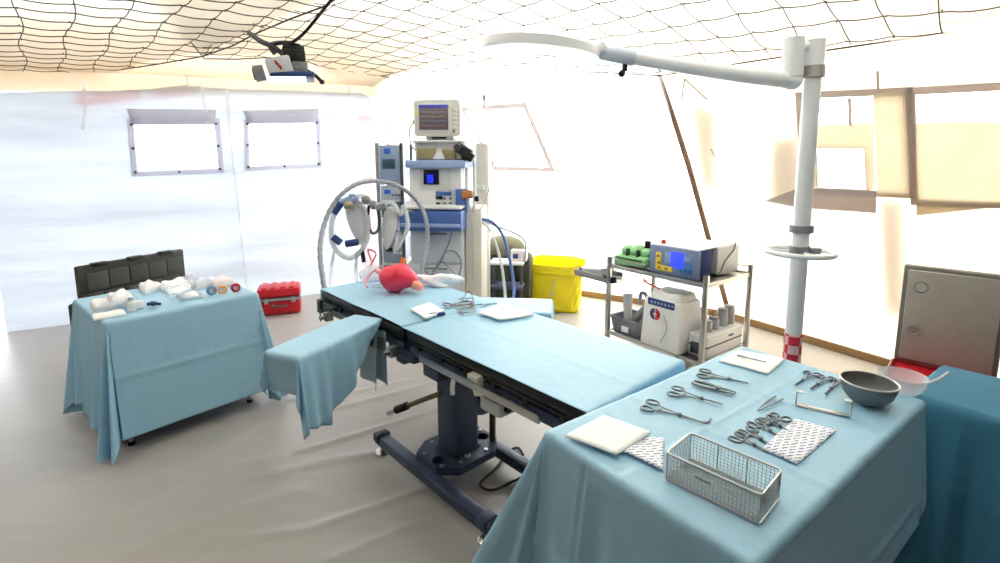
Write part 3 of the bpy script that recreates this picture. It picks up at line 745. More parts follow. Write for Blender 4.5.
b = B(); b.cyl((0, .05, .15), (.01, .06, .20), .016, .014); b.out('valve', mat('orange_cap', (236, 140, 40), .4), t)
t_ = None
def lump(name, m, label, cat, c, sx, sy, sz, rz=0, seed=0, n=18, amp=.18, group=None, nub=9):
    rnd = random.Random(seed); k = [rnd.uniform(0, 6.28) for _ in range(6)]
    b = B()
    def fn(p):
        q = Vector((p.x/sx, p.y/sy, p.z/sz)); a = 1+amp*(math.sin(q.x*3.1+k[0])*math.sin(q.y*3.7+k[1])+.6*math.sin(q.z*4+q.x*5+k[2])+.5*math.sin(q.y*6+k[3])*math.sin(q.x*6+k[4]))
        r = p*a; r.z = max(r.z, -sz*.55); return r
    b.ball((0, 0, sz*.55), 1, (sx, sy, sz), n, fn=fn)
    return tag(b.out(name, m, loc=c, rz=rz, smooth=50), label, cat, group)
c = ot(436, 285); lump('gauze_bundle', wcloth, 'crumpled white gauze roll right of the pink breathing bag', 'gauze', (c.x, c.y, OH), .13, .06, .045, R(5), 3, 28, .3)
c = ot(372, 280); lump('plastic_wrap', sheer, 'clear crumpled plastic mask left of the pink breathing bag', 'mask', (c.x, c.y, OH), .085, .07, .06, .3, 5)
c = ot(385, 286); b = B(); b.tube([(x*.75, y*.45, 0) for x, y in circ(.11, 26)], .006, 6, closed=True); tag(b.out('airway_ring', clearh, loc=(c.x, c.y, OH+.006), rz=R(-12)), 'flat clear tube loop on the drape in front of the pink breathing bag', 'tube')
sheet('dressing_pack', [(411, 311), (430, 304), (444, 313), (425, 320)], paper, 'white dressing pack with a blue end in the middle of the operating table', 'dressing', .006, .012, OH)
o = bpy.data.objects['dressing_pack']; c = ot(437, 316)
b = B(); b.box((0, 0, .010), (.085, .022, .018), .005); k = b.out('blue_end', dblue, loc=(c.x, c.y, OH), rz=R(18)); k.parent = o; k.matrix_parent_inverse = o.matrix_basis.inverted()
sheet('paper_sheet', [(478, 314), (504, 304), (534, 316), (500, 321)], paper, 'bright white sheet on the drape at the middle of the operating table', 'paper', .005, .008, OH)
for i, (u, v, rz, lab) in enumerate([(459, 306, 20, 'coiled thin steel wire instrument left of the bright white sheet'), (470, 310, 70, 'tangled fine clamp touching the bright white sheet on the operating table')]):
    c = ot(u, v); t = thing('suture_wire', lab, 'wire', (c.x, c.y, OH+.004), R(rz))
    b = B(); b.tube(spline([(.085*math.cos(a*.9+i), .04*math.sin(a*1.3), .004+.006*(a % 2)) for a in range(14)], 6), .0035, 6); b.out('coil', dsteel, t)
    b = B(); b.tube(spline([(.06, 0, .006), (.09, .03, .012+.05*i), (.10, .06, .016+.05*i), (.06, .08, .012), (.03, .10, .006)], 6), .003, 6); b.out('loose_end', dsteel, t)
# ================================================================== THINGS ON THE LEFT TABLE
def packet(px, m, label, th=.02, cat='packet', dz=.004, name='dressing_packet', fold=True):
    P = [ltp(u, v, dz) for u, v in px]; c = sum(P, Vector())/len(P); e = P[1]-P[0]; a = math.atan2(e.y, e.x); Mi = Matrix.Rotation(-a, 3, 'Z'); q = [Mi @ (p-c) for p in P]
    b = B()
    def f(i, j):
        p = q[0].lerp(q[1], i).lerp(q[3].lerp(q[2], i), j); s = math.sin(math.pi*i)*math.sin(math.pi*j)
        return p+Vector((0, 0, th*(.45+.55*s**(.12 if cat == 'carton' else .3)+.12*math.sin(i*9+j*7))))
    b.surf(f, 12, 10); b.surf(lambda i, j: q[0].lerp(q[1], i).lerp(q[3].lerp(q[2], i), j), 12, 10)
    bmesh.ops.bridge_loops(b.bm, edges=[e_ for e_ in b.bm.edges if e_.is_boundary])
    return tag(b.out(name, m, loc=(c.x, c.y, LH+dz), rz=a, smooth=50), label, cat, None)
packet([(90, 306), (120, 300), (134, 306), (95, 313)], paper, 'crumpled white dressing packet at the left end of the left table', .05)
packet([(107, 300), (126, 294), (134, 301), (112, 306)], wcloth, 'white packet on top of the crumpled one on the left table', .05, dz=.05)
packet([(92, 317), (124, 311), (126, 315), (94, 321)], paper, 'long flat white carton along the front left edge of the left table', .02, 'carton', name='carton')
packet([(139, 288), (150, 284), (163, 288), (145, 295)], wcloth, 'white tented gauze pad in the middle of the left table', .045)
packet([(160, 289), (184, 283), (192, 289), (168, 295)], paper, 'large square white carton before the black case lid on the left table', .055, 'carton', name='carton')
packet([(164, 290), (184, 286), (192, 291), (170, 297)], sheer, 'clear wrapped tray overlapping the square white carton on the left table', .02, dz=.058)
packet([(176, 296), (196, 293), (200, 298), (180, 300)], paper, 'small white packet beside the blue tape roll on the left table', .025)
packet([(186, 286), (206, 280), (216, 286), (194, 291)], sheer, 'crinkled clear bag behind the tape rolls on the left table', .05, 'bag', name='plastic_bag')
packet([(206, 283), (226, 279), (234, 284), (214, 289)], mat('pinkish_wrap', (240, 226, 228), .3, 0, .08, 20, trans=.25), 'pinkish crinkled bag at the back right of the left table', .045, 'bag', name='plastic_bag')
packet([(180, 280), (196, 277), (204, 281), (188, 284)], mat('lilac_pack', (176, 180, 206), .5, 0, .15, 30), 'small lilac grey packet at the back of the left table', .03)
for u, v, m, lab in ((212, 295, mat('blue_tape', (104, 146, 176), .5), 'blue grey tape roll standing on edge on the left table'), (223, 294, mat('orange_tape', (240, 166, 110), .5), 'orange tape roll standing between the blue and red ones'), (236, 292, red, 'small red tape roll at the right end of the left table')):
    c = ltp(u, v, 0); t = thing('tape_roll', lab, 'tape', (c.x, c.y, LH+.03), R(35))
    t.rotation_euler = (R(90), 0, R(30))
    b = B(); b.lathe([(.014, -.012), (.027, -.012), (.029, -.010), (.029, .010), (.027, .012), (.014, .012), (.014, -.012)], n=24); b.out('tape_winding', m, t)
    b = B(); b.lathe([(.009, -.011), (.0138, -.011), (.0138, .011), (.009, .011), (.009, -.011)], n=20); b.out('core', paper, t)
c = ltp(202, 298, 0); b = B(); b.lathe([(0, 0), (.016, 0), (.017, .012), (.014, .03), (.007, .036), (0, .036)], n=20); tag(b.out('white_cap', whitep, loc=(c.x, c.y, LH+.004)), 'tiny white cap left of the blue tape roll', 'cap')
c = ltp(132, 312, 0); t = thing('small_bottle', 'little white bottle standing near the front edge of the left table', 'bottle', (c.x, c.y, LH+.004))
b = B(); b.lathe([(0, 0), (.02, 0), (.021, .004), (.021, .05), (.012, .06), (.010, .066), (0, .066)], n=20); b.out('bottle_body', whitep, t)
b = B(); b.lathe([(0, .066), (.012, .066), (.012, .08), (0, .082)], n=16); b.out('cap', lblue, t)
c = ltp(139, 309, 0); b = B(); b.box((0, 0, .022), (.05, .03, .044), .006); tag(b.out('small_carton', paper, loc=(c.x, c.y, LH+.004), rz=R(40)), 'small upright white box between the little bottle and the blue clip', 'carton')
c = ltp(154, 307, 0); t = thing('blue_clip', 'dark blue plastic clip lying at the front of the left table', 'clip', (c.x, c.y, LH+.004), R(-20))
for s in (1, -1):
    b = B(); b.box((0, s*.011, .016), (.07, .012, .016), .004, rzm(s*9) @ ry(s*6)); b.out('jaw', dblue, t)
b = B(); b.cyl((-.02, -.02, .016), (-.02, .02, .016), .010); b.out('hinge', dblue, t)
# black case behind the left table
K0 = atd(76, 262, 3.30); K1 = atd(183, 248, 4.0); e = K1-K0; e.z = 0; kl = e.length
t = thing('storage_case', 'open black ribbed case standing behind the left table, lid up', 'case', (K0.x, K0.y, 0), math.atan2(e.y, e.x))
zt = .885
lid_m = mat('charcoal_case', (54, 54, 52), .6, 0, .12, 25)
b = B(); b.box((kl*.56, .20, .29), (kl*.86, .34, .54), .02); b.box((kl*.56, .20, .015), (kl*.8, .3, .03)); b.out('case_body', lid_m, t)
b = B(); b.box((kl/2, .02, (zt+.56)/2), (kl, .05, zt-.56), .012); ld = b.out('lid', lid_m, t)
b = B()
for k in range(5):
    for j in range(2): b.box(((k+.5+.3*j)*kl/5.4, -.008, .63+.14*j), (kl/5.6, .02, .115), .006)
b.out('lid_panel', mat('charcoal_panel', (72, 73, 70), .6, 0, .12, 25), ld)
for x in (.18, .5, .8):
    b = B(); b.box((kl*x, .0, zt-.005), (.10, .05, .03), .006); b.out('latch', blackp, ld)
# ================================================================== TROLLEY
G = thing('equipment_trolley', 'stainless steel two-shelf equipment trolley by the right wall', 'trolley', (1.428, 3.377, 0), R(36.5))
gl = frame_of(G)
def gw(x, y, z=0): return G.location+Matrix.Rotation(R(36.5), 3, 'Z') @ Vector((x, y, z))
GD, GW_, GT, GB = .61, .87, .735, .165
for x, y in ((0, 0), (GD, 0), (0, GW_), (GD, GW_)):
    b = B(); b.prism(rrect(.036, .036, .008, 3, (x, y)), .085, GT+.075); pst = b.out('post', steel, G)
    b = B(); b.cyl((x, y-.012, .042), (x, y+.012, .042), .04, n=18); b.box((x, y, .075), (.03, .035, .03), .004); b.out('caster', dgrey, G)
for z, nm in ((GT, 'top_shelf'), (GB, 'lower_shelf')):
    b = B(); b.box((GD/2, GW_/2, z), (GD-.02, GW_-.02, .012), .002)
    for y in (0, GW_): b.box((GD/2, y, z), (GD, .02, .035), .003)
    for x in (0, GD): b.box((x, GW_/2, z), (.02, GW_, .035), .003)
    sh_ = b.out(nm, steel, G)
b = B(); b.cyl((0, GW_-.02, GT+.06), (0, GW_-.36, GT+.06), .006); b.cyl((GD, 0, GT+.06), (GD, GW_, GT+.06), .006); b.cyl((.02, GW_, GT+.06), (GD, GW_, GT+.06), .006); b.out('guard_rail', steel, G)
# electrosurgical unit
E0 = Vector((.01, .03, GT+.02))
t = thing('electrosurgical_unit', 'blue fronted electrosurgical unit with bright screen on top of the trolley', 'medical device', gw(.02, .085, GT+.008), R(36.5))
ew, eh, ed = .40, .205, .56
b = B(); b.box((ed/2+.13, ew/2, eh/2+.012), (ed-.26, ew, eh), .006); b.out('rear_housing', lgrey, t)
b = B(); b.box((.10, ew/2, eh/2+.012), (.15, ew+.004, eh+.002), .008); b.out('front_collar', mat('navy_housing', (22, 42, 96), .6, spec=.15), t)
b = B(); b.box((.015, ew/2, eh/2+.012), (.035, ew+.012, eh+.010), .010); fp = b.out('front_panel', mat('slate_panel', (126, 142, 178), .5, spec=.2), t)
b = B(); b.box((.27, ew/2, eh+.016), (.48, ew-.03, .008), .003); b.out('top_cover', whitep, t)
def pan(name, y0, y1, z0, z1, m, th=.004, par=None):
    b = B(); b.box((-.0045, (y0+y1)/2, (z0+z1)/2), (th, abs(y1-y0), abs(z1-z0)), .001); return b.out(name, m, par or fp)
scr = mat('lit_screen', (40, 60, 200), .2, emit=(46, 66, 250), es=1.1); yl = mat('yellow_panel', (244, 214, 70), .5); bl2 = mat('mid_blue_panel', (70, 120, 190), .4)
pan('button_panel', ew-.10, ew-.055, .07, .17, yl); pan('button_panel', ew-.20, ew-.055, .035, .075, yl)
pan('display', ew-.295, ew-.185, .075, .19, scr, .006); pan('display_surround', ew-.19, ew-.13, .10, .18, lblue)
pan('socket_panel', .03, .16, .04, .13, bl2); pan('socket_panel', .06, .15, .135, .165, lblue)
for y, z in ((ew-.075, .14), (ew-.085, .09), (ew-.09, .055), (ew-.15, .055)): pan('button', y-.012, y+.012, z-.008, z+.008, mat('olive_key', (120, 116, 60)), .008)
for y in (.05, .085, .12):
    b = B(); b.cyl((-.012, y, .065), (-.004, y, .065), .010, n=12); b.out('socket', mat('green_socket', (50, 110, 90)) if y > .1 else dblue, fp)
b = B(); b.cyl((.08, ew*.86, eh+.01), (.08, ew*.86, eh+.05), .022, .018); b.out('red_cap', mat('dark_red_cap', (176, 44, 40), .4), t)
cb_ = B(); cb_.tube(spline([gw(.20, .07, GT+.05), gw(.22, .03, GT+.06), gw(.32, .05, GT+.13), gw(.45, .06, GT+.20), gw(.56, .11, GT+.235)], 8), .006, 8)
tag(cb_.out('device_cable', dgrey), 'grey cable climbing across the side of the electrosurgical unit', 'cable')
# green bag with caps
t = thing('green_bag', 'green lumpy cloth bag on the left end of the trolley top', 'bag', gw(.10, .675, GT+.008), R(36.5))
rnd = random.Random(3)
b = B(); b.box((0, 0, .055), (.20, .33, .10), .03)
for v in b.bm.verts: v.co.z += .008*math.sin(v.co.y*30); v.co.x += .006*math.sin(v.co.y*22+v.co.z*30)
b.out('bag_body', green, t, sub=1)
for y, z, r in ((.08, .125, .05), (-.02, .135, .055), (-.11, .125, .045)):
    b = B(); b.ball((-.005, y, z), r, (1.5, .95, .95), 16); b.out('pocket', green, t)
gs = mat('dark_green_strap', (58, 88, 62), .7)
for y in (.03, -.07):
    b = B(); b.box((-.075, y, .125), (.03, .022, .06), .006); b.out('buckle', gs, t)
b = B(); b.box((-.103, 0, .075), (.012, .26, .014), .004); b.out('zip', gs, t)
b = B(); b.cyl((.0, -.10, .17), (.0, -.105, .225), .024); b.out('black_cap', blackp, t)
# white suction cabinet with emblem
t = thing('suction_cabinet', 'white tapered suction cabinet with a round red and blue emblem under the trolley top', 'medical device', gw(-.05, .15, .0), R(36.5))
cw, ch_, cd = .35, .53, .30
b = B()
b.box((cd/2, cw/2, GB+.02+.19), (cd, cw, .38), .02, taper=(.94, .88)); b.box((cd/2+.01, cw/2, GB+.42), (cd*.82, cw*.8, .07), .02, taper=(.8, .85))
cab = b.out('housing', whitep, t)
b = B(); b.box((cd*.4, cw/2, GB-.055), (cd*.8, cw*.85, .14), .012); 
b.out('plinth', lgrey, t)
zc = GB+.36
b = B(); b.box((.008, cw/2+.0, GB+.375), (.012, cw*.66, .055), .005, ry(-6)); lb = b.out('blue_label', dblue, t)
b = B()
for k in range(7): b.box((.0008, cw*.72-k*.03, GB+.376), (.003, .016, .018), .001)
b.out('label_lettering', lblue, lb)
em = Matrix.Translation((.0045, cw*.62, GB+.285)) @ rzm(-90) @ rx(90)
b = B(); b.prism(circ(.046, 28), 0, .004, em); e1 = b.out('emblem', whitep, t)
def sector(a0, a1, r0, r1): return [(r1*math.cos(R(a)), r1*math.sin(R(a))) for a in range(a0, a1+1, 6)]+[(r0*math.cos(R(a)), r0*math.sin(R(a))) for a in range(a1, a0-1, -6)]
b = B(); b.prism(sector(-84, 84, .030, .045), .004, .006, em); b.prism([(.004, -.03), (.03, -.012), (.03, .012), (.004, .03)], .004, .006, em); b.out('emblem_red', red, e1)
b = B(); b.prism(sector(96, 264, .030, .045), .004, .006, em); b.prism([(-.004, .03), (-.03, .012), (-.03, -.012), (-.004, -.03)], .004, .006, em); b.out('emblem_blue', dblue, e1)
b = B(); b.box((0, 0, .0065), (.011, .034, .003), 0); b.box((0, 0, .0066), (.034, .011, .003), 0)
for v in b.bm.verts: v.co = em @ v.co
b.out('emblem_cross', whitep, e1)
b = B(); b.lathe([(0, 0), (.10, 0), (.115, .06), (.10, .09), (0, .09)], (cd*.55, cw*.45, GB+.44), 26); b.out('canister_lid', clear, t)
b = B(); b.tube(spline([(cd*.4, cw*.75, GB+.45), (.02, cw*.85, GB+.50), (.0, cw*.95, GB+.53), (.04, cw*1.0, GB+.50)], 6), .008, 8); b.out('red_tube', mat('coral_tube', (226, 96, 84), .4), t)
b = B(); b.tube(spline([(-.004, cw*.4, GB+.30), (-.006, cw*.3, GB+.2), (-.006, cw*.45, GB+.08)], 6), .0025, 6); b.out('thin_lead', mgrey, t)
# grey bin with tubing
t = thing('grey_bin', 'grey plastic bin of tubing and instruments on the lower trolley shelf, left side', 'bin', gw(.02, .58, GB+.006), R(36.5))
b = B(); w, d, hh = .27, .26, .13
b.surf(lambda i, j: Vector((d/2+(d/2-.02+.02*j)*[-1, 1, 1, -1][int(i*4) % 4], w/2+(w/2-.02+.02*j)*[-1, -1, 1, 1][int(i*4) % 4], .004+hh*j)), 4, 2, True)
b.poly([(.02, .02, .004), (d-.02, .02, .004), (d-.02, w-.02, .004), (.02, w-.02, .004)])
bn = b.out('bin_body', mat('slate_bin', (126, 132, 146), .5), t, smooth=0, thick=.006)
b = B(); b.tube([(d/2+x, w/2+y, hh+.004) for x, y in rrect(d+.015, w+.015, .02)], .009, 8, closed=True); b.out('bin_rim', mat('slate_rim', (128, 134, 146), .5), t)
b = B(); b.box((-.0, w*.45, .05), (.008, .07, .05), .002); b.out('white_tag', paper, t)
for i, (lab, pts, r, m) in enumerate([('thick light grey tube leaning left in the middle of the grey bin', [(.09, .16, .03), (.09, .17, .15), (.10, .19, .24), (.12, .21, .31)], .034, lgrey),
     ('dark grey tube leaning right across the grey bin', [(.07, .10, .04), (.07, .07, .14), (.09, .02, .22), (.11, -.02, .28)], .028, mgrey),
     ('grey bent tube at the back right of the grey bin', [(.18, .05, .05), (.18, .05, .22), (.18, .06, .32), (.18, .11, .33), (.18, .12, .24)], .016, mgrey),
     ('pale grey tube at the far left of the grey bin', [(.18, .22, .03), (.18, .23, .16), (.20, .24, .30)], .026, lgrey)]):
    b = B(); M_ = Matrix.Translation(t.location) @ Matrix.Rotation(R(36.5), 4, 'Z')
    b.tube([M_ @ p for p in spline(pts, 8)], r, 12); tag(b.out('suction_tube', m), lab, 'tube')
b = B(); b.cyl((0, 0, 0), (0, 0, .05), .028, .022); tag(b.out('plastic_stopper', blackp, loc=gw(.0, GW_-.05, GT-.14)+Vector((0, 0, 0))), 'black knob on the trolley post above the grey bin', 'knob')
# white suction box with bottles
t = thing('suction_unit', 'white two-tier suction box with dark bands on the lower right trolley shelf', 'medical device', gw(.07, .03, GB+.006), R(36.5))
b = B(); b.box((.25, .055, .085), (.48, .15, .17), .008); b.out('housing', whitep, t)
b = B(); b.box((.25, .055, .088), (.486, .156, .010)); b.box((.25, .055, .004), (.486, .156, .010)); b.out('dark_band', dgrey, t)
b = B(); b.box((.25, .055, .174), (.44, .12, .008), .003); b.out('top_tray', lgrey, t)
b = B(); b.box((.33, -.022, .125), (.06, .004, .014)); b.out('blue_badge', dblue, t)
b = B(); b.box((.005, .06, .07), (.02, .09, .08), .006); b.cyl((-.012, .06, .09), (-.004, .06, .09), .022); b.out('switch_plate', dgrey, t)
botm = mat('smoky_bottle', (176, 180, 184), .2, 0, .05, trans=.25)
for i, (x, r, h) in enumerate([(.07, .042, .07), (.17, .038, .075), (.285, .040, .12), (.385, .040, .125)]):
    k = thing('suction_bottle', ['short wide bottle at the front of the white suction box', 'short bottle second from the front of the white suction box', 'tall grey bottle third from the front on the white suction box', 'tallest grey bottle at the back of the white suction box'][i], 'bottle', gw(.07+x+.04, .085, GB+.186), R(36.5), 'bottles on the white suction box')
    b = B(); b.lathe([(0, 0), (r, 0), (r, h*.9), (r*.86, h), (0, h)], n=22); b.out('bottle_body', botm, k)
    b = B(); b.lathe([(0, h), (r*.9, h), (r*.9, h+.014), (0, h+.016)], n=22); b.out('lid', mgrey, k)
    if i < 2:
        b = B(); b.tube(spline([(0, 0, h+.01), (-.01, .01, h+.06), (-.04, .02, h+.05)], 6), .006, 8); b.out('spout', mat('amber_tube', (190, 150, 100), .4), k)
# side tray on the left of the trolley
t = thing('side_tray', 'grey tray bracketed to the left side of the trolley', 'tray', gw(-.02, GW_+.022, .585), R(36.5))
b = B(); b.box((.10, .17, .012), (.24, .34, .02), .006); b.out('tray_plate', dsteel, t)
b = B()
for x in (-.02, .22): b.box((x, .17, .035), (.012, .34, .045), .003)
b.box((.10, .336, .035), (.24, .012, .045), .003); b.out('tray_edge', mgrey, t)
b = B(); b.box((.10, -.02, .0), (.20, .06, .02), .003); b.out('bracket', steel, t)
t2 = thing('tray_scale', 'grey wedge-shaped box with a purple window lying in the side tray', 'box', gw(.06, GW_+.20, .609), R(36.5))
b = B(); b.box((0, -.02, .04), (.18, .22, .06), .01, rx(-7)); b.out('box_body', mat('silver_grey', (176, 180, 186), .4), t2)
b = B(); b.box((-.03, .11, .03), (.09, .04, .045), .005); b.out('purple_window', mat('purple_glass', (86, 70, 150), .2), t2)
# ================================================================== SURGICAL LAMP
PY = 2.42
p_lo, p_hi = atd(791, 366, PY), atd(814, 60, PY)
p_lo = p_lo; dv = (p_hi-p_lo).normalized(); foot = p_lo-dv*(p_lo.z/dv.z)
Lm = thing('surgical_lamp', 'white surgical lamp on a tall pole, arm reaching left over the operating table', 'lamp', (foot.x, foot.y, 0))
def ll(p): return Vector(p)-Vector((foot.x, foot.y, 0))
def ax(z): return dv*(z/dv.z)
pr0 = .039
b = B(); b.cyl(ax(.10), ax(p_hi.z-.005), pr0, pr0*.98, 24); pole = b.out('pole', lampw, Lm)
b = B()
for k in range(5):
    a = 2*math.pi*k/5+.4
    b.cyl((0, 0, .09), (.30*math.cos(a), .30*math.sin(a), .075), .022, .018)
b.cyl((0, 0, .07), (0, 0, .16), .055); base = b.out('star_base', lampw, Lm)
for k in range(5):
    a = 2*math.pi*k/5+.4; x, y = .29*math.cos(a), .29*math.sin(a)
    b = B(); b.cyl((x-.01, y, .033), (x+.01, y, .033), .032, n=16); b.cyl((x, y, .05), (x, y, .075), .01); b.out('caster', dgrey, Lm)
# red and white hazard band
zt0, zt1 = ll(atd(792, 333, PY)).z, ll(atd(791, 372, PY)).z
mh = bpy.data.materials.new('hazard_band'); mh.use_nodes = True; nt = mh.node_tree; p = nt.nodes['Principled BSDF']
tc = nn(nt, 'ShaderNodeTexCoord'); ck = nn(nt, 'ShaderNodeTexChecker'); ck.inputs['Scale'].default_value = 22
ck.inputs['Color1'].default_value = lin((216, 44, 58)); ck.inputs['Color2'].default_value = lin((242, 196, 200))
nt.links.new(tc.outputs['Object'], ck.inputs[0]); nt.links.new(ck.outputs[0], p.inputs['Base Color'])
b = B(); b.cyl(ax(zt1), ax(zt0), pr0+.002, None, 24); b.out('hazard_tape', mh, pole)
zr = ll(atd(800, 252, PY)).z; c = ax(zr)
b = B(); b.tube([(c.x+.148*math.cos(a), c.y+.148*math.sin(a), zr) for a in [2*math.pi*i/40 for i in range(40)]], .013, 10, closed=True)
for a in (.5, 2.6, 4.7): b.cyl((c.x, c.y, zr), (c.x+.148*math.cos(a), c.y+.148*math.sin(a), zr), .008)
b.out('handle_ring', lampw, Lm)
b = B(); b.cyl(ax(zr-.03), ax(zr+.03), pr0+.006); b.box((c.x+.055, c.y-.03, zr+.01), (.05, .03, .03), .004); b.out('ring_hub', mgrey, Lm)
zc_ = ll(atd(801, 229, PY)).z
b = B(); b.cyl(ax(zc_-.016), ax(zc_+.018), pr0+.014, None, 24); b.out('grey_collar', mgrey, Lm)
zc2 = ll(atd(813, 72, PY)).z
b = B(); b.cyl(ax(zc2-.026), ax(zc2+.026), pr0+.010, None, 24); b.out('grey_collar', mat('taupe_collar', (172, 168, 164), .5), Lm)
zt = ll(atd(815, 40, PY)).z
b = B(); b.cyl(ax(zc2), ax(zt), pr0+.005, None, 24); b.out('pole_cap', lampw, Lm)
st0, st1 = ll(atd(794, 38, PY)), ll(atd(793, 68, PY))
b = B(); b.cyl(st1+Vector((0, 0, -.04)), st0, .046, None, 24); b.out('elbow_stub', lampw, Lm)
b = B(); b.cyl(ax(zt-.035), st0+Vector((0, 0, -.035)), .026, None, 16); b.out('elbow_link', lampw, Lm)
HY = 2.55
A = [st1+Vector((0, 0, -.055)), ll(atd(774, 78, PY+.01)), ll(atd(745, 75, PY+.03)), ll(atd(690, 67, PY+.08)), ll(atd(640, 59, HY)), ll(atd(612, 55, HY))]
b = B(); b.tube(spline(A, 8), lambda q: .042-.010*q, 16); b.ball(A[0], .045); b.out('arm', lampw, Lm)
b = B(); b.cyl(ll(atd(634, 58, HY)), ll(atd(598, 51.5, HY)), .041, .036); jn = b.out('arm_joint', mat('pale_joint', (206, 214, 230), .35), Lm)
j = ll(atd(625, 62, HY)); b = B(); b.cyl(j, j+Vector((0, 0, -.045)), .013); b.ball(j+Vector((-.014, 0, -.055)), .018); b.out('black_knob', blackp, jn)
hc = ll(atd(541, 49, HY)); hr = .285
ti = Matrix.Translation(hc) @ ry(6) @ rx(2)
b = B(); b.lathe([(hr*.93, -.030), (hr, -.026), (hr*1.0, .012), (hr*.9, .035), (hr*.5, .055), (0, .060)], (0, 0, 0), 48, ti)
b.out('lamp_head', lampw, Lm)
b = B(); b.lathe([(0, -.036), (hr*.6, -.035), (hr*.94, -.029), (hr*.94, -.02), (0, -.02)], (0, 0, 0), 48, ti); ds = b.out('light_diffuser', mat('lamp_glass', (252, 252, 255), .3, emit=(252, 252, 255), es=.9), Lm)
b = B(); b.lathe([(0, -.12), (.018, -.12), (.02, -.06), (.026, -.035), (0, -.035)], (0, 0, 0), 18, ti)
hb = B(); hb.box((.03, -.05, -.0365), (.09, .03, .003), .001); hb.box((.0, .03, -.0365), (.06, .03, .003), .001)
for v in hb.bm.verts: v.co = ti @ v.co
hb.out('blue_mark', lblue, ds); b.bm.free()
b = B(); b.cyl(hc+Vector((hr*.9, 0, -.01)), ll(atd(604, 52.5, HY)), .032, .036); b.box(hc+Vector((hr*.92, 0, .0)), (.09, .14, .05), .018); b.out('yoke', lampw, Lm)
# ================================================================== IV BAG hung from the net
t0 = atd(484, 72, 3.6)
t = thing('infusion_bag', 'clear infusion bag hanging from the net left of the lamp head', 'infusion bag', (t0.x, t0.y, t0.z))
b = B()
def bag(i, j):
    w = .055*(1-.25*j**3); th = .016*math.sin(math.pi*min(1, max(0, j)))**.6
    a = 2*math.pi*i; return Vector((w*math.cos(a), th*math.sin(a), .08-.24*j))
b.surf(bag, 20, 12, True); b.out('bag_body', clear, t, thick=.001)
b = B(); b.tube(spline([(-.02, 0, .085), (-.015, 0, .16), (0, 0, .26), (.015, 0, .16), (.02, 0, .085)], 6), .003, 6); b.out('hanger', clearh, t)
b = B(); b.cyl((0, 0, -.16), (0, 0, -.19), .011); b.cyl((.0, 0, -.19), (0, 0, -.235), .006); b.out('port', blackp if False else mgrey, t)
b = B(); b.tube(spline([(0, 0, -.235), (.0, 0, -.40), (.06, .02, -.60), (.02, .1, -.85), (-.05, .25, -1.0)], 8), .0045, 8); b.out('drip_line', clearh, t)
# ================================================================== HANGING WORK LIGHT
w0 = atd(283, 68, 3.2)
t = thing('hanging_projector', 'boxy white and blue light with a red mark hung from the roof net', 'light', (w0.x, w0.y, w0.z), R(20))
wl = lambda u, v, y=3.2: Matrix.Rotation(R(-20), 3, 'Z') @ (atd(u, v, y)-w0)
b = B(); b.box((-.015, -.02, -.005), (.14, .22, .10), .012, ry(-14)); hs = b.out('housing', mat('pale_housing', (214, 218, 228), .35), t)
b = B(); b.box((.055, 0, -.05), (.25, .26, .03), .008, ry(-3)); b.out('blue_plate', dblue, t)
b = B(); b.box((.02, -.01, -.069), (.22, .22, .008), .003, ry(-3)); b.out('lens', mat('work_light_lens', (240, 248, 255), .2, emit=(225, 240, 255), es=1.2), t)
b = B(); b.box((.07, 0, .045), (.13, .2, .11), .015)
for k in range(5): b.box((.07, -.08+.04*k, .105), (.12, .012, .03), .003)
b.out('cooling_block', blackp, t)
b = B(); b.box((.10, -.105, .0), (.09, .02, .05), .006); b.cyl((.075, -.115, .0), (.075, -.13, .0), .015); b.out('control_strip', mgrey, t)
b = B(); b.cyl((-.105, -.02, -.035), (-.16, -.02, -.048), .046, .05); b.out('end_ring', mgrey, t)
b = B(); b.cyl((-.16, -.02, -.048), (-.166, -.02, -.049), .036); b.out('front_glass', blackp, t)
b = B()
for k in range(3): b.box((-.03+.012*k, -.133, .008-.014*k), (.011, .004, .024), .001, ry(-14))
b.out('red_mark', red, hs)
b = B(); b.tube([wl(308, 71), wl(316, 76), wl(322, 82)], .011, 8); b.ball(wl(322, 82), .016); b.out('boom', blackp, t)
b = B(); b.tube(spline([wl(284, 55), wl(272, 46), wl(262, 42), wl(249, 33, 3.3)], 6), .016, 8); b.tube(spline([wl(275, 54), wl(270, 46), wl(278, 43), wl(292, 43)], 6), .014, 8)
b.tube(spline([wl(284, 60), wl(285, 50), wl(288, 44)], 6), .02, 8); b.out('hanging_bracket', dgrey, t)
b = B(); b.tube(spline([wl(288, 44), wl(296, 40), wl(306, 31), wl(320, 14, 3.1), wl(333, -3, 3.0), wl(342, -22, 2.9)], 8), .010, 8); b.tube(spline([wl(290, 44), wl(300, 46), wl(302, 54), wl(300, 62), wl(292, 64)], 8), .009, 8); b.out('power_lead', blackp, t)
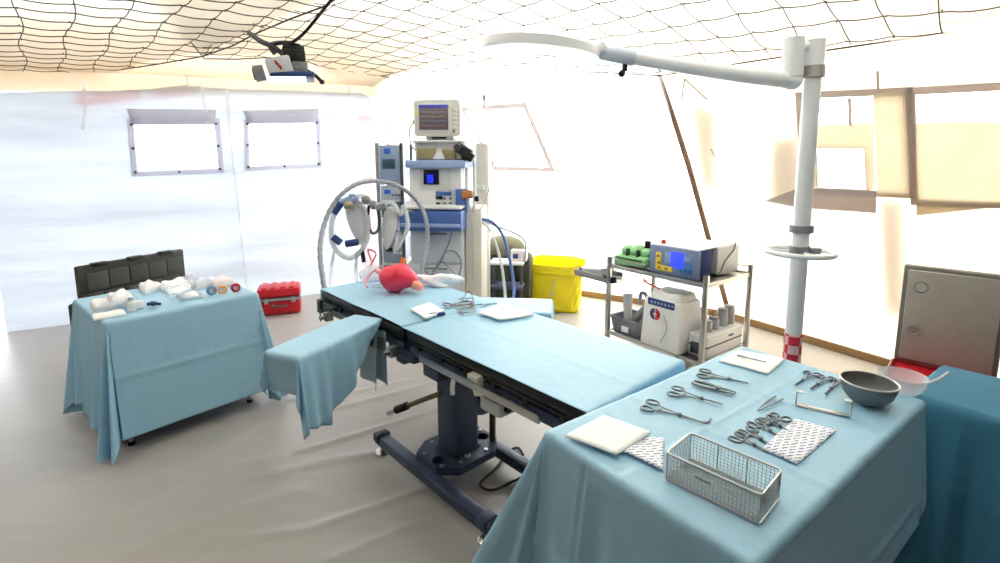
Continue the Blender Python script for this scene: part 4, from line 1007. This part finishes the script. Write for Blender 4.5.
# ================================================================== ANAESTHESIA MACHINE
AY = 4.15; ar = R(-6)
A0_ = atd(436, 300, AY)
N = thing('anaesthesia_machine', 'tall white anaesthesia machine with a blue worktop behind the head of the operating table', 'anaesthesia machine', (A0_.x, A0_.y, 0), ar)
nl = frame_of(N)
def q(u, v): return atd(u, v, AY)
zz = lambda v: q(436, v).z
sx = lambda u: (q(u, 200).x-A0_.x)
X0, X1, X2 = sx(408), sx(464), sx(481)
w = X1-X0; xm = (X0+X1)/2
def nb(name, m, c, d, bev=.008, par=N, rot=None):
    b = B(); b.box(c, d, bev, rot); return b.out(name, m, par)
zt = zz(226)
body = nb('lower_body', whitep, (xm, .26, (zt+.12)/2), (w, .50, zt-.12), .012)
for k, (a, c) in enumerate(((.16, .40), (.42, zz(263)-.012), (zz(263), zz(230)))):
    d_ = nb('drawer', mat('panel_white', (222, 226, 234), .4) if k == 0 else MATS['panel_white'], (xm, -.002, (a+c)/2), (w-.03, .03, c-a-.012), .005)
    nb('drawer_handle', mgrey if k else lgrey, (xm, -.022, c-.03), (w*.4, .012, .014), .004, d_)
nb('side_pillar', beige, ((X1+X2)/2+.005, .20, zz(208)/2+.06), (X2-X1, .36, zz(208)-.12), .012)
for k in range(2): nb('pillar_groove', lgrey, (X1+.02+.05*k, .016, zz(250)), (.012, .01, zz(222)-zz(285)), .002)
nb('plinth', dgrey, (xm+.04, .26, .10), (w+.10, .52, .06), .01)
for x in (X0+.05, X2-.05):
    for y in (.06, .46):
        b = B(); b.cyl((x-.015, y, .04), (x+.015, y, .04), .04); b.box((x, y, .075), (.03, .05, .02), .004); b.out('caster', blackp, N)
# blue worktop
tp = nb('worktop', blue, (xm, .10, (zz(208)+zz(226))/2-.01), (w+.04, .64, zz(208)-zz(227)), .015)
nb('worktop_edge', lblue, (xm, -.225, zz(222)), (w+.02, .02, .03), .008, tp)
nb('work_tray', lgrey, (xm, .05, zz(206)), (w+.02, .50, .02), .006)
# control section
z0, z1 = zz(207), zz(168)
cs = nb('control_tower', whitep, (xm-.02, .28, (z0+z1)/2), (w-.02, .42, z1-z0), .01)
yF = .065
def face(name, m, u0, u1, v0, v1, y=yF, th=.012, par=cs, bev=.004):
    x0, x1 = sx(u0), sx(u1); return nb(name, m, ((x0+x1)/2, y, (zz(v0)+zz(v1))/2), (x1-x0, th, zz(v0)-zz(v1)), bev, par)
face('ventilator_panel', lgrey, 418, 450, 168, 190)
face('ventilator_screen', mat('dark_screen', (20, 24, 60), .2), 422, 438, 170, 185, yF-.008)
face('screen_readout', mat('blue_readout', (20, 40, 230), .3, emit=(24, 40, 250), es=.9), 426, 432, 175, 183, yF-.015)
face('blue_label', blue, 434, 450, 192, 196); face('dark_knob_plate', blackp, 434, 441, 196.5, 200); face('knob', blackp, 434, 438, 203, 206)
for u in (443, 449):
    for v in (199, 204): face('key', mgrey, u-1.5, u+1.5, v-1.3, v+1.3)
gb = face('gas_block', blue, 456, 467, 189, 213, .03, .08); face('amber_vaporiser', mat('amber_brown', (176, 112, 60), .5), 463, 473, 190, 198, .0, .06, gb); face('black_valve', blackp, 475, 479, 196, 201, .02, .05, gb)
b = B()
for u in (468, 474): b.cyl((sx(u), .03, zz(212)), (sx(u), .03, zz(192)), .016)
b.out('flow_tube', clearh, N)
for u in (463, 471):
    b = B(); b.cyl((sx(u), .20, zz(208)), (sx(u), .20, zz(160)), .014); b.out('stand_tube', lgrey, N)
# upper shelf
us = nb('upper_shelf', lblue, (xm, .22, (zz(160)+zz(168))/2), (w+.04, .46, zz(160)-zz(168)), .01)
tb = nb('top_box', whitep, (xm-.01, .30, (zz(160)+zz(141))/2), (w-.06, .30, zz(141)-zz(160)), .01)
face('olive_module', mat('olive_module', (150, 140, 104), .5), 414, 432, 148, 159, .13, .04, tb); face('olive_module', MATS['olive_module'], 440, 454, 149, 159, .13, .04, tb)
b = B(); b.prism([(-.05, 0), (.05, 0), (.03, .05), (-.03, .05)], -.03, .03, Matrix.Translation((sx(437), .12, zz(159))) @ rx(90)); b.out('white_bracket', whitep, tb)
nb('top_plate', lgrey, (xm, .28, zz(141)), (w-.02, .36, .02), .005)
# tall pale column behind right
b = B(); xx = sx(476); b.prism(rrect(.125, .12, .035, 5, (xx-.005, .48)), .12, zz(142)); b.out('gas_column', mat('warm_grey', (206, 203, 196), .5), N)
nb('column_bracket', lgrey, (sx(473), .42, zz(190)), (.09, .08, .05), .01)
# monitor on top
M0 = Vector((sx(433), .22, zz(140)))
mw = N.matrix_basis @ M0
Mo = thing('patient_monitor', 'grey patient monitor with a dark trace screen on top of the anaesthesia machine', 'monitor', (mw.x, mw.y, zz(141)+.010), ar)
hz = zz(101)-zz(139.5); ww = sx(457)-sx(409)
b = B(); b.box((0, .12, hz/2+.03), (ww*.86, .24, hz*.86), .02); b.out('rear_case', beige, Mo)
b = B(); b.prism(rrect(ww, hz, .03), -.025, .025, Matrix.Translation((0, 0, hz/2+.035)) @ rx(90)); bz = b.out('front_case', mat('stone_grey', (206, 206, 202), .5), Mo)
bx = lambda name, m, x0, x1, z0, z1, y=-.028, par=bz, th=.008: nb(name, m, ((x0+x1)/2*ww, y, .035+(z0+z1)/2*hz), ((x1-x0)*ww, th, (z1-z0)*hz), .002, par)
bx('bezel', lgrey, -.42, .29, .12, .92)
sc_ = bx('screen', mat('trace_screen', (106, 92, 104), .25), -.38, .25, .18, .86, -.033)
bx('title_bar', mat('title_bar', (70, 76, 196), .3), -.38, .25, .78, .86, -.038, sc_, .003)
for k, (c_, zz_) in enumerate((((150, 220, 150), .66), ((230, 220, 120), .54), ((150, 200, 240), .42), ((240, 160, 160), .30))):
    b = B(); b.tube([((-.35+.55*i/40)*ww, -.039, .035+(zz_+.035*math.sin(i*1.1)*(i % 7 == 0)+.012*math.sin(i*.8))*hz) for i in range(41)], .0012, 4); b.out('trace_line', mat('trace_%d' % k, c_, .4, var=0), sc_)
bx('yellow_key', yl, .26, .31, .72, .80); bx('yellow_key', yl, -.47, -.42, .60, .70)
for k in range(5): bx('key', beige, .35, .44, .2+.12*k, .28+.12*k)
b = B(); b.cyl((.37*ww, -.03, .035+.14*hz), (.37*ww, -.045, .035+.14*hz), .014); b.out('dial', mgrey, bz)
nb('monitor_foot', mgrey, (.02, .06, .02), (ww*.6, .18, .03), .006, Mo)
nb('base_label', blackp, (.02, -.035, .024), (ww*.32, .01, .018), .002, Mo)
b = B(); b.cyl((-.49*ww, -.0, .035+.42*hz), (-.53*ww, -.0, .035+.40*hz), .018); b.out('green_plug', mat('green_plug', (60, 160, 80), .4), Mo)
b = B(); b.tube(spline([(-.53*ww, 0, .035+.40*hz), (-.62*ww, .0, .035+.20*hz), (-.60*ww, .0, -.02), (-.50*ww, .02, -.09)], 8), .008, 8); b.out('sensor_lead', lgrey, Mo)
# black head-strap / mask on an arm
cb0 = N.matrix_basis @ Vector((sx(464), .05, zz(152)))
Bk = thing('black_camera', 'black angular camera-like unit on the right of the upper machine shelf', 'camera', (cb0.x, cb0.y, zz(160)), ar)
b = B(); b.box((0, 0, .075), (.14, .12, .085), .018, ry(32)); b.box((.045, -.02, .03), (.09, .1, .075), .02, ry(32)); b.out('camera_body', blackp, Bk)
b = B(); b.cyl((-.04, -.06, .10), (-.045, -.085, .10), .03); b.out('lens', dgrey, Bk)
b = B(); b.cyl((-.02, .03, 0), (-.02, .03, .05), .012); b.box((-.03, .06, .004), (.09, .12, .008)); b.out('mount', dgrey, Bk)
# coiled lead on the front of the machine
C_ = lambda u, v, y=AY-.10: atd(u, v, y)
cable('monitor_lead', [C_(452, 224), C_(450, 240), C_(444, 254), C_(437, 266), C_(432, 278), C_(434, 270), C_(441, 262), C_(450, 268), C_(458, 276), C_(461, 262), C_(455, 252), C_(446, 252), C_(441, 262), C_(430, 275), C_(424, 266), C_(424, 252)], .007, hose, 'thin grey lead looped on the front of the anaesthesia machine')
# ================================================================== BREATHING CIRCUIT
def C2(u, v, y=3.75): return atd(u, v, y)
b0 = C2(350, 230)
arc = thing('breathing_hose', 'long grey corrugated hose arching from the operating table to the anaesthesia machine', 'hose', (0, 0, 0))
a_pts = [(327, 300, 3.05), (323, 280, 3.1), (320, 250, 3.25), (325, 222, 3.4), (338, 198, 3.5), (357, 184, 3.6), (378, 181, 3.75), (400, 187, 3.85), (417, 201, 3.88), (426, 220, 3.84), (427, 245, 3.80), (422, 268, 3.74), (421, 284, 3.7)]
sp = spline([atd(*p) for p in a_pts], 14)
b = B(); b.tube(sp, lambda t_: .0165+.0022*math.sin(t_*len(sp)*1.6), 10); b.out('hose_tube', hose, arc)
b = B(); b.cyl(sp[0], sp[0]+Vector((0, 0, -.06)), .02); b.cyl(sp[-1], sp[-1]+Vector((0, 0, -.05)), .02); b.out('end_cuff', mgrey, arc)
ba = thing('breathing_circuit', 'clear looped breathing tubes with blue connectors left of the anaesthesia machine', 'tubing', (0, 0, 0))
b = B(); b.tube(spline([C2(337, 209), C2(332, 222), C2(332, 240), C2(338, 252), C2(350, 258), C2(361, 251), C2(367, 238), C2(368, 222), C2(364, 209), C2(356, 201)], 10), lambda t_: .020+.0025*math.sin(t_*260), 10); b.out('large_loop', clearh, ba)
for u0, v0, u1, v1 in ((334, 213, 341, 203), (333, 237, 341, 243), (346, 244, 358, 242)):
    b = B(); b.cyl(C2(u0, v0, 3.72), C2(u1, v1, 3.72), .027); b.out('blue_connector', dblue, ba)
b = B(); b.cyl(C2(341, 203), C2(352, 199), .03); b.ball(C2(353, 200), .045, (1, .8, .9)); b.cyl(C2(352, 206), C2(352, 194), .025); b.out('valve_block', lblue, ba)
b = B(); b.cyl(C2(345, 205, 3.7), C2(354, 206, 3.7), .03); b.out('valve_cap', mat('taupe_cap', (170, 160, 140), .5), ba)
def bagf(c, w_, h_, tilt=0):
    b = B(); b.ball((0, 0, 0), 1, (w_, w_*.7, h_), 20, fn=lambda p: Vector((p.x*(1+.25*p.z/h_), p.y, p.z)))
    for v in b.bm.verts: v.co = rx(0) @ ry(tilt) @ v.co + c
    return b
bagf(C2(358, 222, 3.8), .075, .20, -12).out('reservoir_bag', mat('milky_bag', (224, 226, 226), .4, 0, .04, trans=.2), ba)
bagf(C2(389, 228, 3.8), .055, .17, 8).out('reservoir_bag', MATS['milky_bag'], ba)
b = B(); b.tube(spline([C2(354, 199), C2(362, 196), C2(372, 203), C2(380, 205), C2(392, 203), C2(400, 214), C2(404, 206)], 8), .019, 10); b.out('manifold', clearh, ba)
b = B(); b.ball(C2(366, 200, 3.72), .035); b.ball(C2(374, 205, 3.72), .034); b.cyl(C2(377, 208, 3.72), C2(386, 205, 3.72), .026); b.out('manifold_joint', mgrey, ba)
b = B(); b.tube(spline([C2(369, 205), C2(368, 222), C2(372, 233), C2(378, 230), C2(379, 218), C2(377, 206)], 8), .011, 8); b.out('dark_loop', dgrey, ba)
b = B(); b.tube(spline([C2(334, 252), C2(331, 270), C2(331, 288, 3.5)], 6), .012, 8); b.tube(spline([C2(357, 252), C2(356, 268), C2(357, 284, 3.5)], 6), .012, 8); b.out('drop_tube', clearh, ba)
b = B(); b.cyl(C2(362, 250), C2(364, 262), .016); b.out('black_tip', blackp, ba)
b = B(); b.tube(spline([C2(404, 206), C2(408, 225), C2(402, 240), C2(395, 250), C2(398, 235)], 8), .016, 8); b.out('branch_tube', clearh, ba)
b = B(); b.cyl(C2(400, 212), C2(411, 212, 4.0), .018); b.out('machine_coupling', mgrey, ba)
b = B(); b.tube(spline([C2(372, 262), C2(368, 250), C2(376, 254), C2(370, 268), C2(382, 266)], 8), .007, 8); b.out('pink_line', mat('pink_line', (244, 150, 160), .4), ba)
# ================================================================== EQUIPMENT RACK behind the machine
r0 = atd(394, 300, 4.62)
K = thing('equipment_rack', 'grey blue equipment rack of modules half hidden left of the anaesthesia machine', 'rack', (r0.x, r0.y, 0), R(-4))
rz_ = lambda v: atd(394, v, 4.62).z
rw = .225; ztop = rz_(143)
for x in (-rw/2, rw/2):
    for y in (0, .36):
        b = B(); b.box((x, y, ztop/2), (.03, .03, ztop), .004); b.out('upright', mgrey if x < 0 else dgrey, K)
mods = [((176, 196, 226), 'lblue'), ((120, 134, 160), ''), ((206, 212, 224), '')]
nb('display_module', mat('rack_display', (150, 172, 206), .35), (0, .17, (rz_(145)+rz_(182))/2), (rw-.03, .32, rz_(145)-rz_(182)), .008, K)
dm = K.children[-1]
nb('blue_window', mat('rack_blue', (60, 110, 220), .3), (-.02, .005, rz_(151)), (.06, .012, .05), .003, dm); nb('dark_window', mat('rack_teal', (66, 92, 112), .3), (-.01, .005, rz_(164)), (.12, .012, .09), .003, dm)
for i, (v0, v1, c_) in enumerate(((186, 200, (198, 206, 222)), (203, 218, (112, 122, 146)), (222, 236, (206, 212, 226)), (240, 262, (150, 160, 182)), (266, 282, (90, 98, 118)))):
    md = nb('rack_module', mat('rack_tone_%d' % i, c_, .45), (0, .17, (rz_(v0)+rz_(v1))/2), (rw-.035, .32, rz_(v0)-rz_(v1)), .006, K)
    nb('module_window', MATS['rack_blue'] if i % 2 == 0 else blackp, (-.03, .005, (rz_(v0)+rz_(v1))/2+.01), (.06, .012, .04), .003, md)
    for k in range(3): nb('module_knob', whitep if i % 2 else dgrey, (.02+.03*k, .004, (rz_(v0)+rz_(v1))/2-.02), (.016, .016, .016), .003, md)
for v in (184, 201, 220, 238, 264, 284): nb('rack_shelf', lgrey, (0, .18, rz_(v)), (rw+.02, .38, .014), .003, K)
# ================================================================== STORAGE BEHIND THE TABLE
g0 = atd(505, 300, 4.95)
O_ = thing('olive_pack', 'olive green canvas pack behind the anaesthesia machine by the back wall', 'pack', (g0.x, g0.y, 0), R(-8))
gz = lambda v: atd(505, v, 4.85).z
b = B(); b.box((0, .16, gz(258)/2), (.52, .36, gz(258)), .05); b.out('pack_body', olive, O_)
b = B(); b.ball((-.03, .15, gz(252)), 1, (.22, .18, .13), 20); b.out('pack_flap', mat('khaki_flap', (106, 104, 82), .85, 0, .15, 14, bump=.3), O_)
for x in (-.12, .10): nb('pack_strap', mat('dark_olive_strap', (52, 58, 44), .8) if x < 0 else MATS['dark_olive_strap'], (x, -.025, gz(280)), (.04, .02, .36), .004, O_)
b1 = atd(507, 262, 4.62); 
Ti = thing('wheeled_stand', 'small grey stand with a white top carrying a little carton, behind the drape', 'stand', (b1.x, b1.y, 0), R(-8))
tz = lambda v: atd(507, v, 4.62).z
nb('stand_top', whitep, (0, .06, tz(263)), (.32, .22, .025), .006, Ti)
for x in (-.13, .13): nb('stand_leg', dgrey, (x, .06, tz(263)/2), (.028, .028, tz(263)-.01), .004, Ti)
nb('stand_foot', mgrey, (0, .06, .02), (.36, .26, .03), .006, Ti)
nb('lower_tray', navy, (0, .06, tz(287)), (.30, .22, .03), .006, Ti)
b2 = atd(519, 257, 4.66)
t = thing('small_carton', 'small white and pink carton with a blue mark on the grey stand', 'carton', (b2.x, b2.y, tz(263)+.0125), R(-8))
nb('carton_body', mat('pinkish_card', (236, 222, 224), .6), (0, .02, .052), (.15, .10, .10), .004, t); nb('blue_mark', dblue, (-.03, -.033, .05), (.05, .006, .045), .002, t)
cable('blue_hose', [atd(480, 219, 4.15), atd(492, 222, 4.2), atd(502, 234, 4.3), atd(508, 252, 4.35), atd(512, 272, 4.35), atd(514, 288, 4.3), atd(513, 300, 4.2)], .014, blue, 'thick blue hose drooping from the right side of the anaesthesia machine')
cable('grey_hose', [atd(480, 219, 4.2), atd(496, 226, 4.35), atd(512, 232, 4.5), atd(522, 238, 4.55), atd(526, 246, 4.55), atd(524, 262, 4.5)], .010, hose, 'thin grey hose arching from the machine over the olive pack')
cable('clear_hose', [atd(480, 220, 4.15), atd(490, 230, 4.2), atd(497, 248, 4.25), atd(502, 268, 4.25), atd(505, 292, 4.2), atd(505, 304, 4.1)], .013, clearh, 'whitish hose drooping beside the blue hose')
# yellow bag
y0_ = atd(556, 300, 5.2)
Yb = thing('yellow_waste_bag', 'box-shaped yellow plastic waste bag with a loose cuff by the back wall', 'waste bag', (y0_.x+.0, y0_.y+.12, 0), R(-14))
yz = lambda v: atd(555, v, 5.1).z
yh = yz(268); 
def ybag(i, j):
    a = 2*math.pi*i; n_ = 8.0; cx_ = abs(math.cos(a))**(2/n_)*math.copysign(1, math.cos(a)); cy_ = abs(math.sin(a))**(2/n_)*math.copysign(1, math.sin(a))
    s = .86+.14*j+.015*math.sin(a*9+j*8)+.012*math.sin(a*17-j*11)
    return Vector((.31*cx_*s, .22*cy_*s, .01+yh*j+.012*math.sin(a*5)*j))
b = B(); b.surf(ybag, 72, 24, True); b.poly([ybag(i/72, 0) for i in range(72)]); b.out('bag_body', yellow, Yb, thick=.004)
def cuff(i, j):
    p = ybag(i, 1); a = 2*math.pi*i; s = 1.0+.03*math.sin(math.pi*min(1, j*1.3))+.02*j
    return Vector((p.x*s, p.y*s, p.z+.035*math.sin(math.pi*min(1, j*1.2))-.07*j*j+.012*math.sin(a*7+2)*j))
b = B(); b.surf(cuff, 72, 10, True); b.out('bag_cuff', yellow, Yb, thick=.004)
b = B(); b.surf(lambda i, j: Vector((ybag(i, .82).x*j*.97, ybag(i, .82).y*j*.97, yh*.8+.02*math.sin(i*30)*j)), 72, 6, True); b.out('bag_filling', yellow, Yb, thick=.004)
b = B(); b.tube(spline([(.02, -.21, yh*.78), (.0, -.235, yh*.5), (-.03, -.225, yh*.22)], 8), .005, 6); b.box((.0, -.232, yh*.42), (.02, .012, .03), .004); b.out('tie_string', lgrey, Yb)
# red case on the floor
rc = at(276, 316, 0); rd = at(295, 310, 0)
Rc = thing('red_case', 'closed red plastic case with silver band on the floor right of the left table', 'case', (rc.x-.02, rc.y+.16, 0), R(20))
b = B(); b.box((0, 0, .085), (.42, .30, .15), .03); b.box((0, 0, .02), (.36, .25, .03), .005); b.out('case_body', red, Rc)
b = B(); b.box((0, 0, .235), (.42, .30, .10), .03)
for k in range(4): b.box((-.14+.09*k, 0, .285), (.05, .26, .02), .006)
ld = b.out('lid', red, Rc)
nb('silver_band', steel, (0, 0, .172), (.432, .312, .026), .004, Rc)
for x in (-.12, .14): nb('latch', steel, (x, -.158, .165), (.04, .02, .06), .004, Rc)
b = B(); b.tube(spline([(-.05, -.155, .12), (-.05, -.19, .11), (.06, -.19, .11), (.06, -.155, .12)], 6), .010, 8); b.out('handle', dgrey, Rc)
# red tool case with the lid up at the right
qa, qb = atd(885, 378, 2.72), atd(894, 362, 3.02)
qd = Vector((qb.x-qa.x, qb.y-qa.y, 0)); qn = .36
Qc = thing('red_open_case', 'red case with its grey lined lid standing open by the right wall', 'case', (qa.x, qa.y, 0), math.atan2(qd.y, qd.x)-math.pi/2)
zr_ = atd(890, 361, 2.95).z; qw = .46
b = B(); b.box((qw/2, qn/2, zr_/2), (qw, qn, zr_-.01), .02); b.out('case_body', red, Qc)
b = B(); b.tube([(qw/2+x, qn/2+y, zr_) for x, y in rrect(qw, qn, .03)], .012, 8, closed=True); b.out('case_rim', mat('dark_red', (140, 18, 30), .4), Qc)
lh_ = atd(905, 261, 3.05).z-zr_
b = B(); b.box((qw/2, qn+.0, zr_+lh_/2), (qw, .05, lh_), .012, rx(4)); lo_ = b.out('lid', mat('lid_shell', (120, 118, 114), .5), Qc)
b = B(); b.box((qw/2, qn-.03, zr_+lh_/2), (qw-.05, .02, lh_-.05), .006, rx(4)); b.out('grey_lining', mat('grey_lining', (168, 164, 156), .8, 0, .12, 12), lo_)
for x, z in ((.09, .40), (.08, .18)):
    b = B(); b.tube([(x+.03*math.cos(a), qn-.055+.004, zr_+z*lh_/.5+.03*math.sin(a)) for a in [2*math.pi*i/16 for i in range(16)]], .006, 6, closed=True)
    b.out('lid_ring', mgrey, lo_)
cable('clear_tube', [atd(896, 380, 2.95), atd(905, 374, 2.9), atd(918, 370, 2.9), atd(930, 372, 2.9), atd(940, 382, 2.95)], .010, clearh, 'clear tube arching over the red open case')
# small pebble of cables behind the trolley foot
cable('floor_cable', [Vector((p.x, p.y, .012)) for p in (gw(.66, -.02), gw(.74, .03), gw(.80, -.06), gw(.90, -.02), gw(.86, -.14))], .009, dgrey, 'dark cable on the floor at the right foot of the trolley')
# ================================================================== CAMERA, LIGHT
cam = bpy.data.cameras.new('camera'); cam.sensor_fit = 'HORIZONTAL'; cam.sensor_width = 36; cam.lens = F/1000*36
cam.shift_y = -(281.5-CY)/1000; cam.clip_start = .02
co = bpy.data.objects.new('camera', cam); COL.objects.link(co); co.location = (0, 0, H); co.rotation_euler = (math.pi/2-PITCH, 0, 0)
bpy.context.scene.camera = co
w = bpy.data.worlds.new('overcast_sky'); bpy.context.scene.world = w; w.use_nodes = True
bg = w.node_tree.nodes['Background']; bg.inputs[0].default_value = (.86, .932, 1, 1); bg.inputs[1].default_value = 6.0
sun = bpy.data.lights.new('sun', 'SUN'); sun.energy = 4; sun.angle = R(12); sun.color = (1, .95, .86)
so = bpy.data.objects.new('sun', sun); COL.objects.link(so); so.rotation_euler = (R(18), 0, R(150))
sc = bpy.context.scene
sc.view_settings.view_transform = 'Standard'; sc.view_settings.look = 'None'; sc.view_settings.gamma = 1; sc.view_settings.exposure = .36
sc.view_settings.use_curve_mapping = False
sc.cycles.max_bounces = 10; sc.cycles.diffuse_bounces = 6; sc.cycles.transparent_max_bounces = 24; sc.cycles.caustics_reflective = False; sc.cycles.caustics_refractive = False
sc.cycles.use_denoising = True
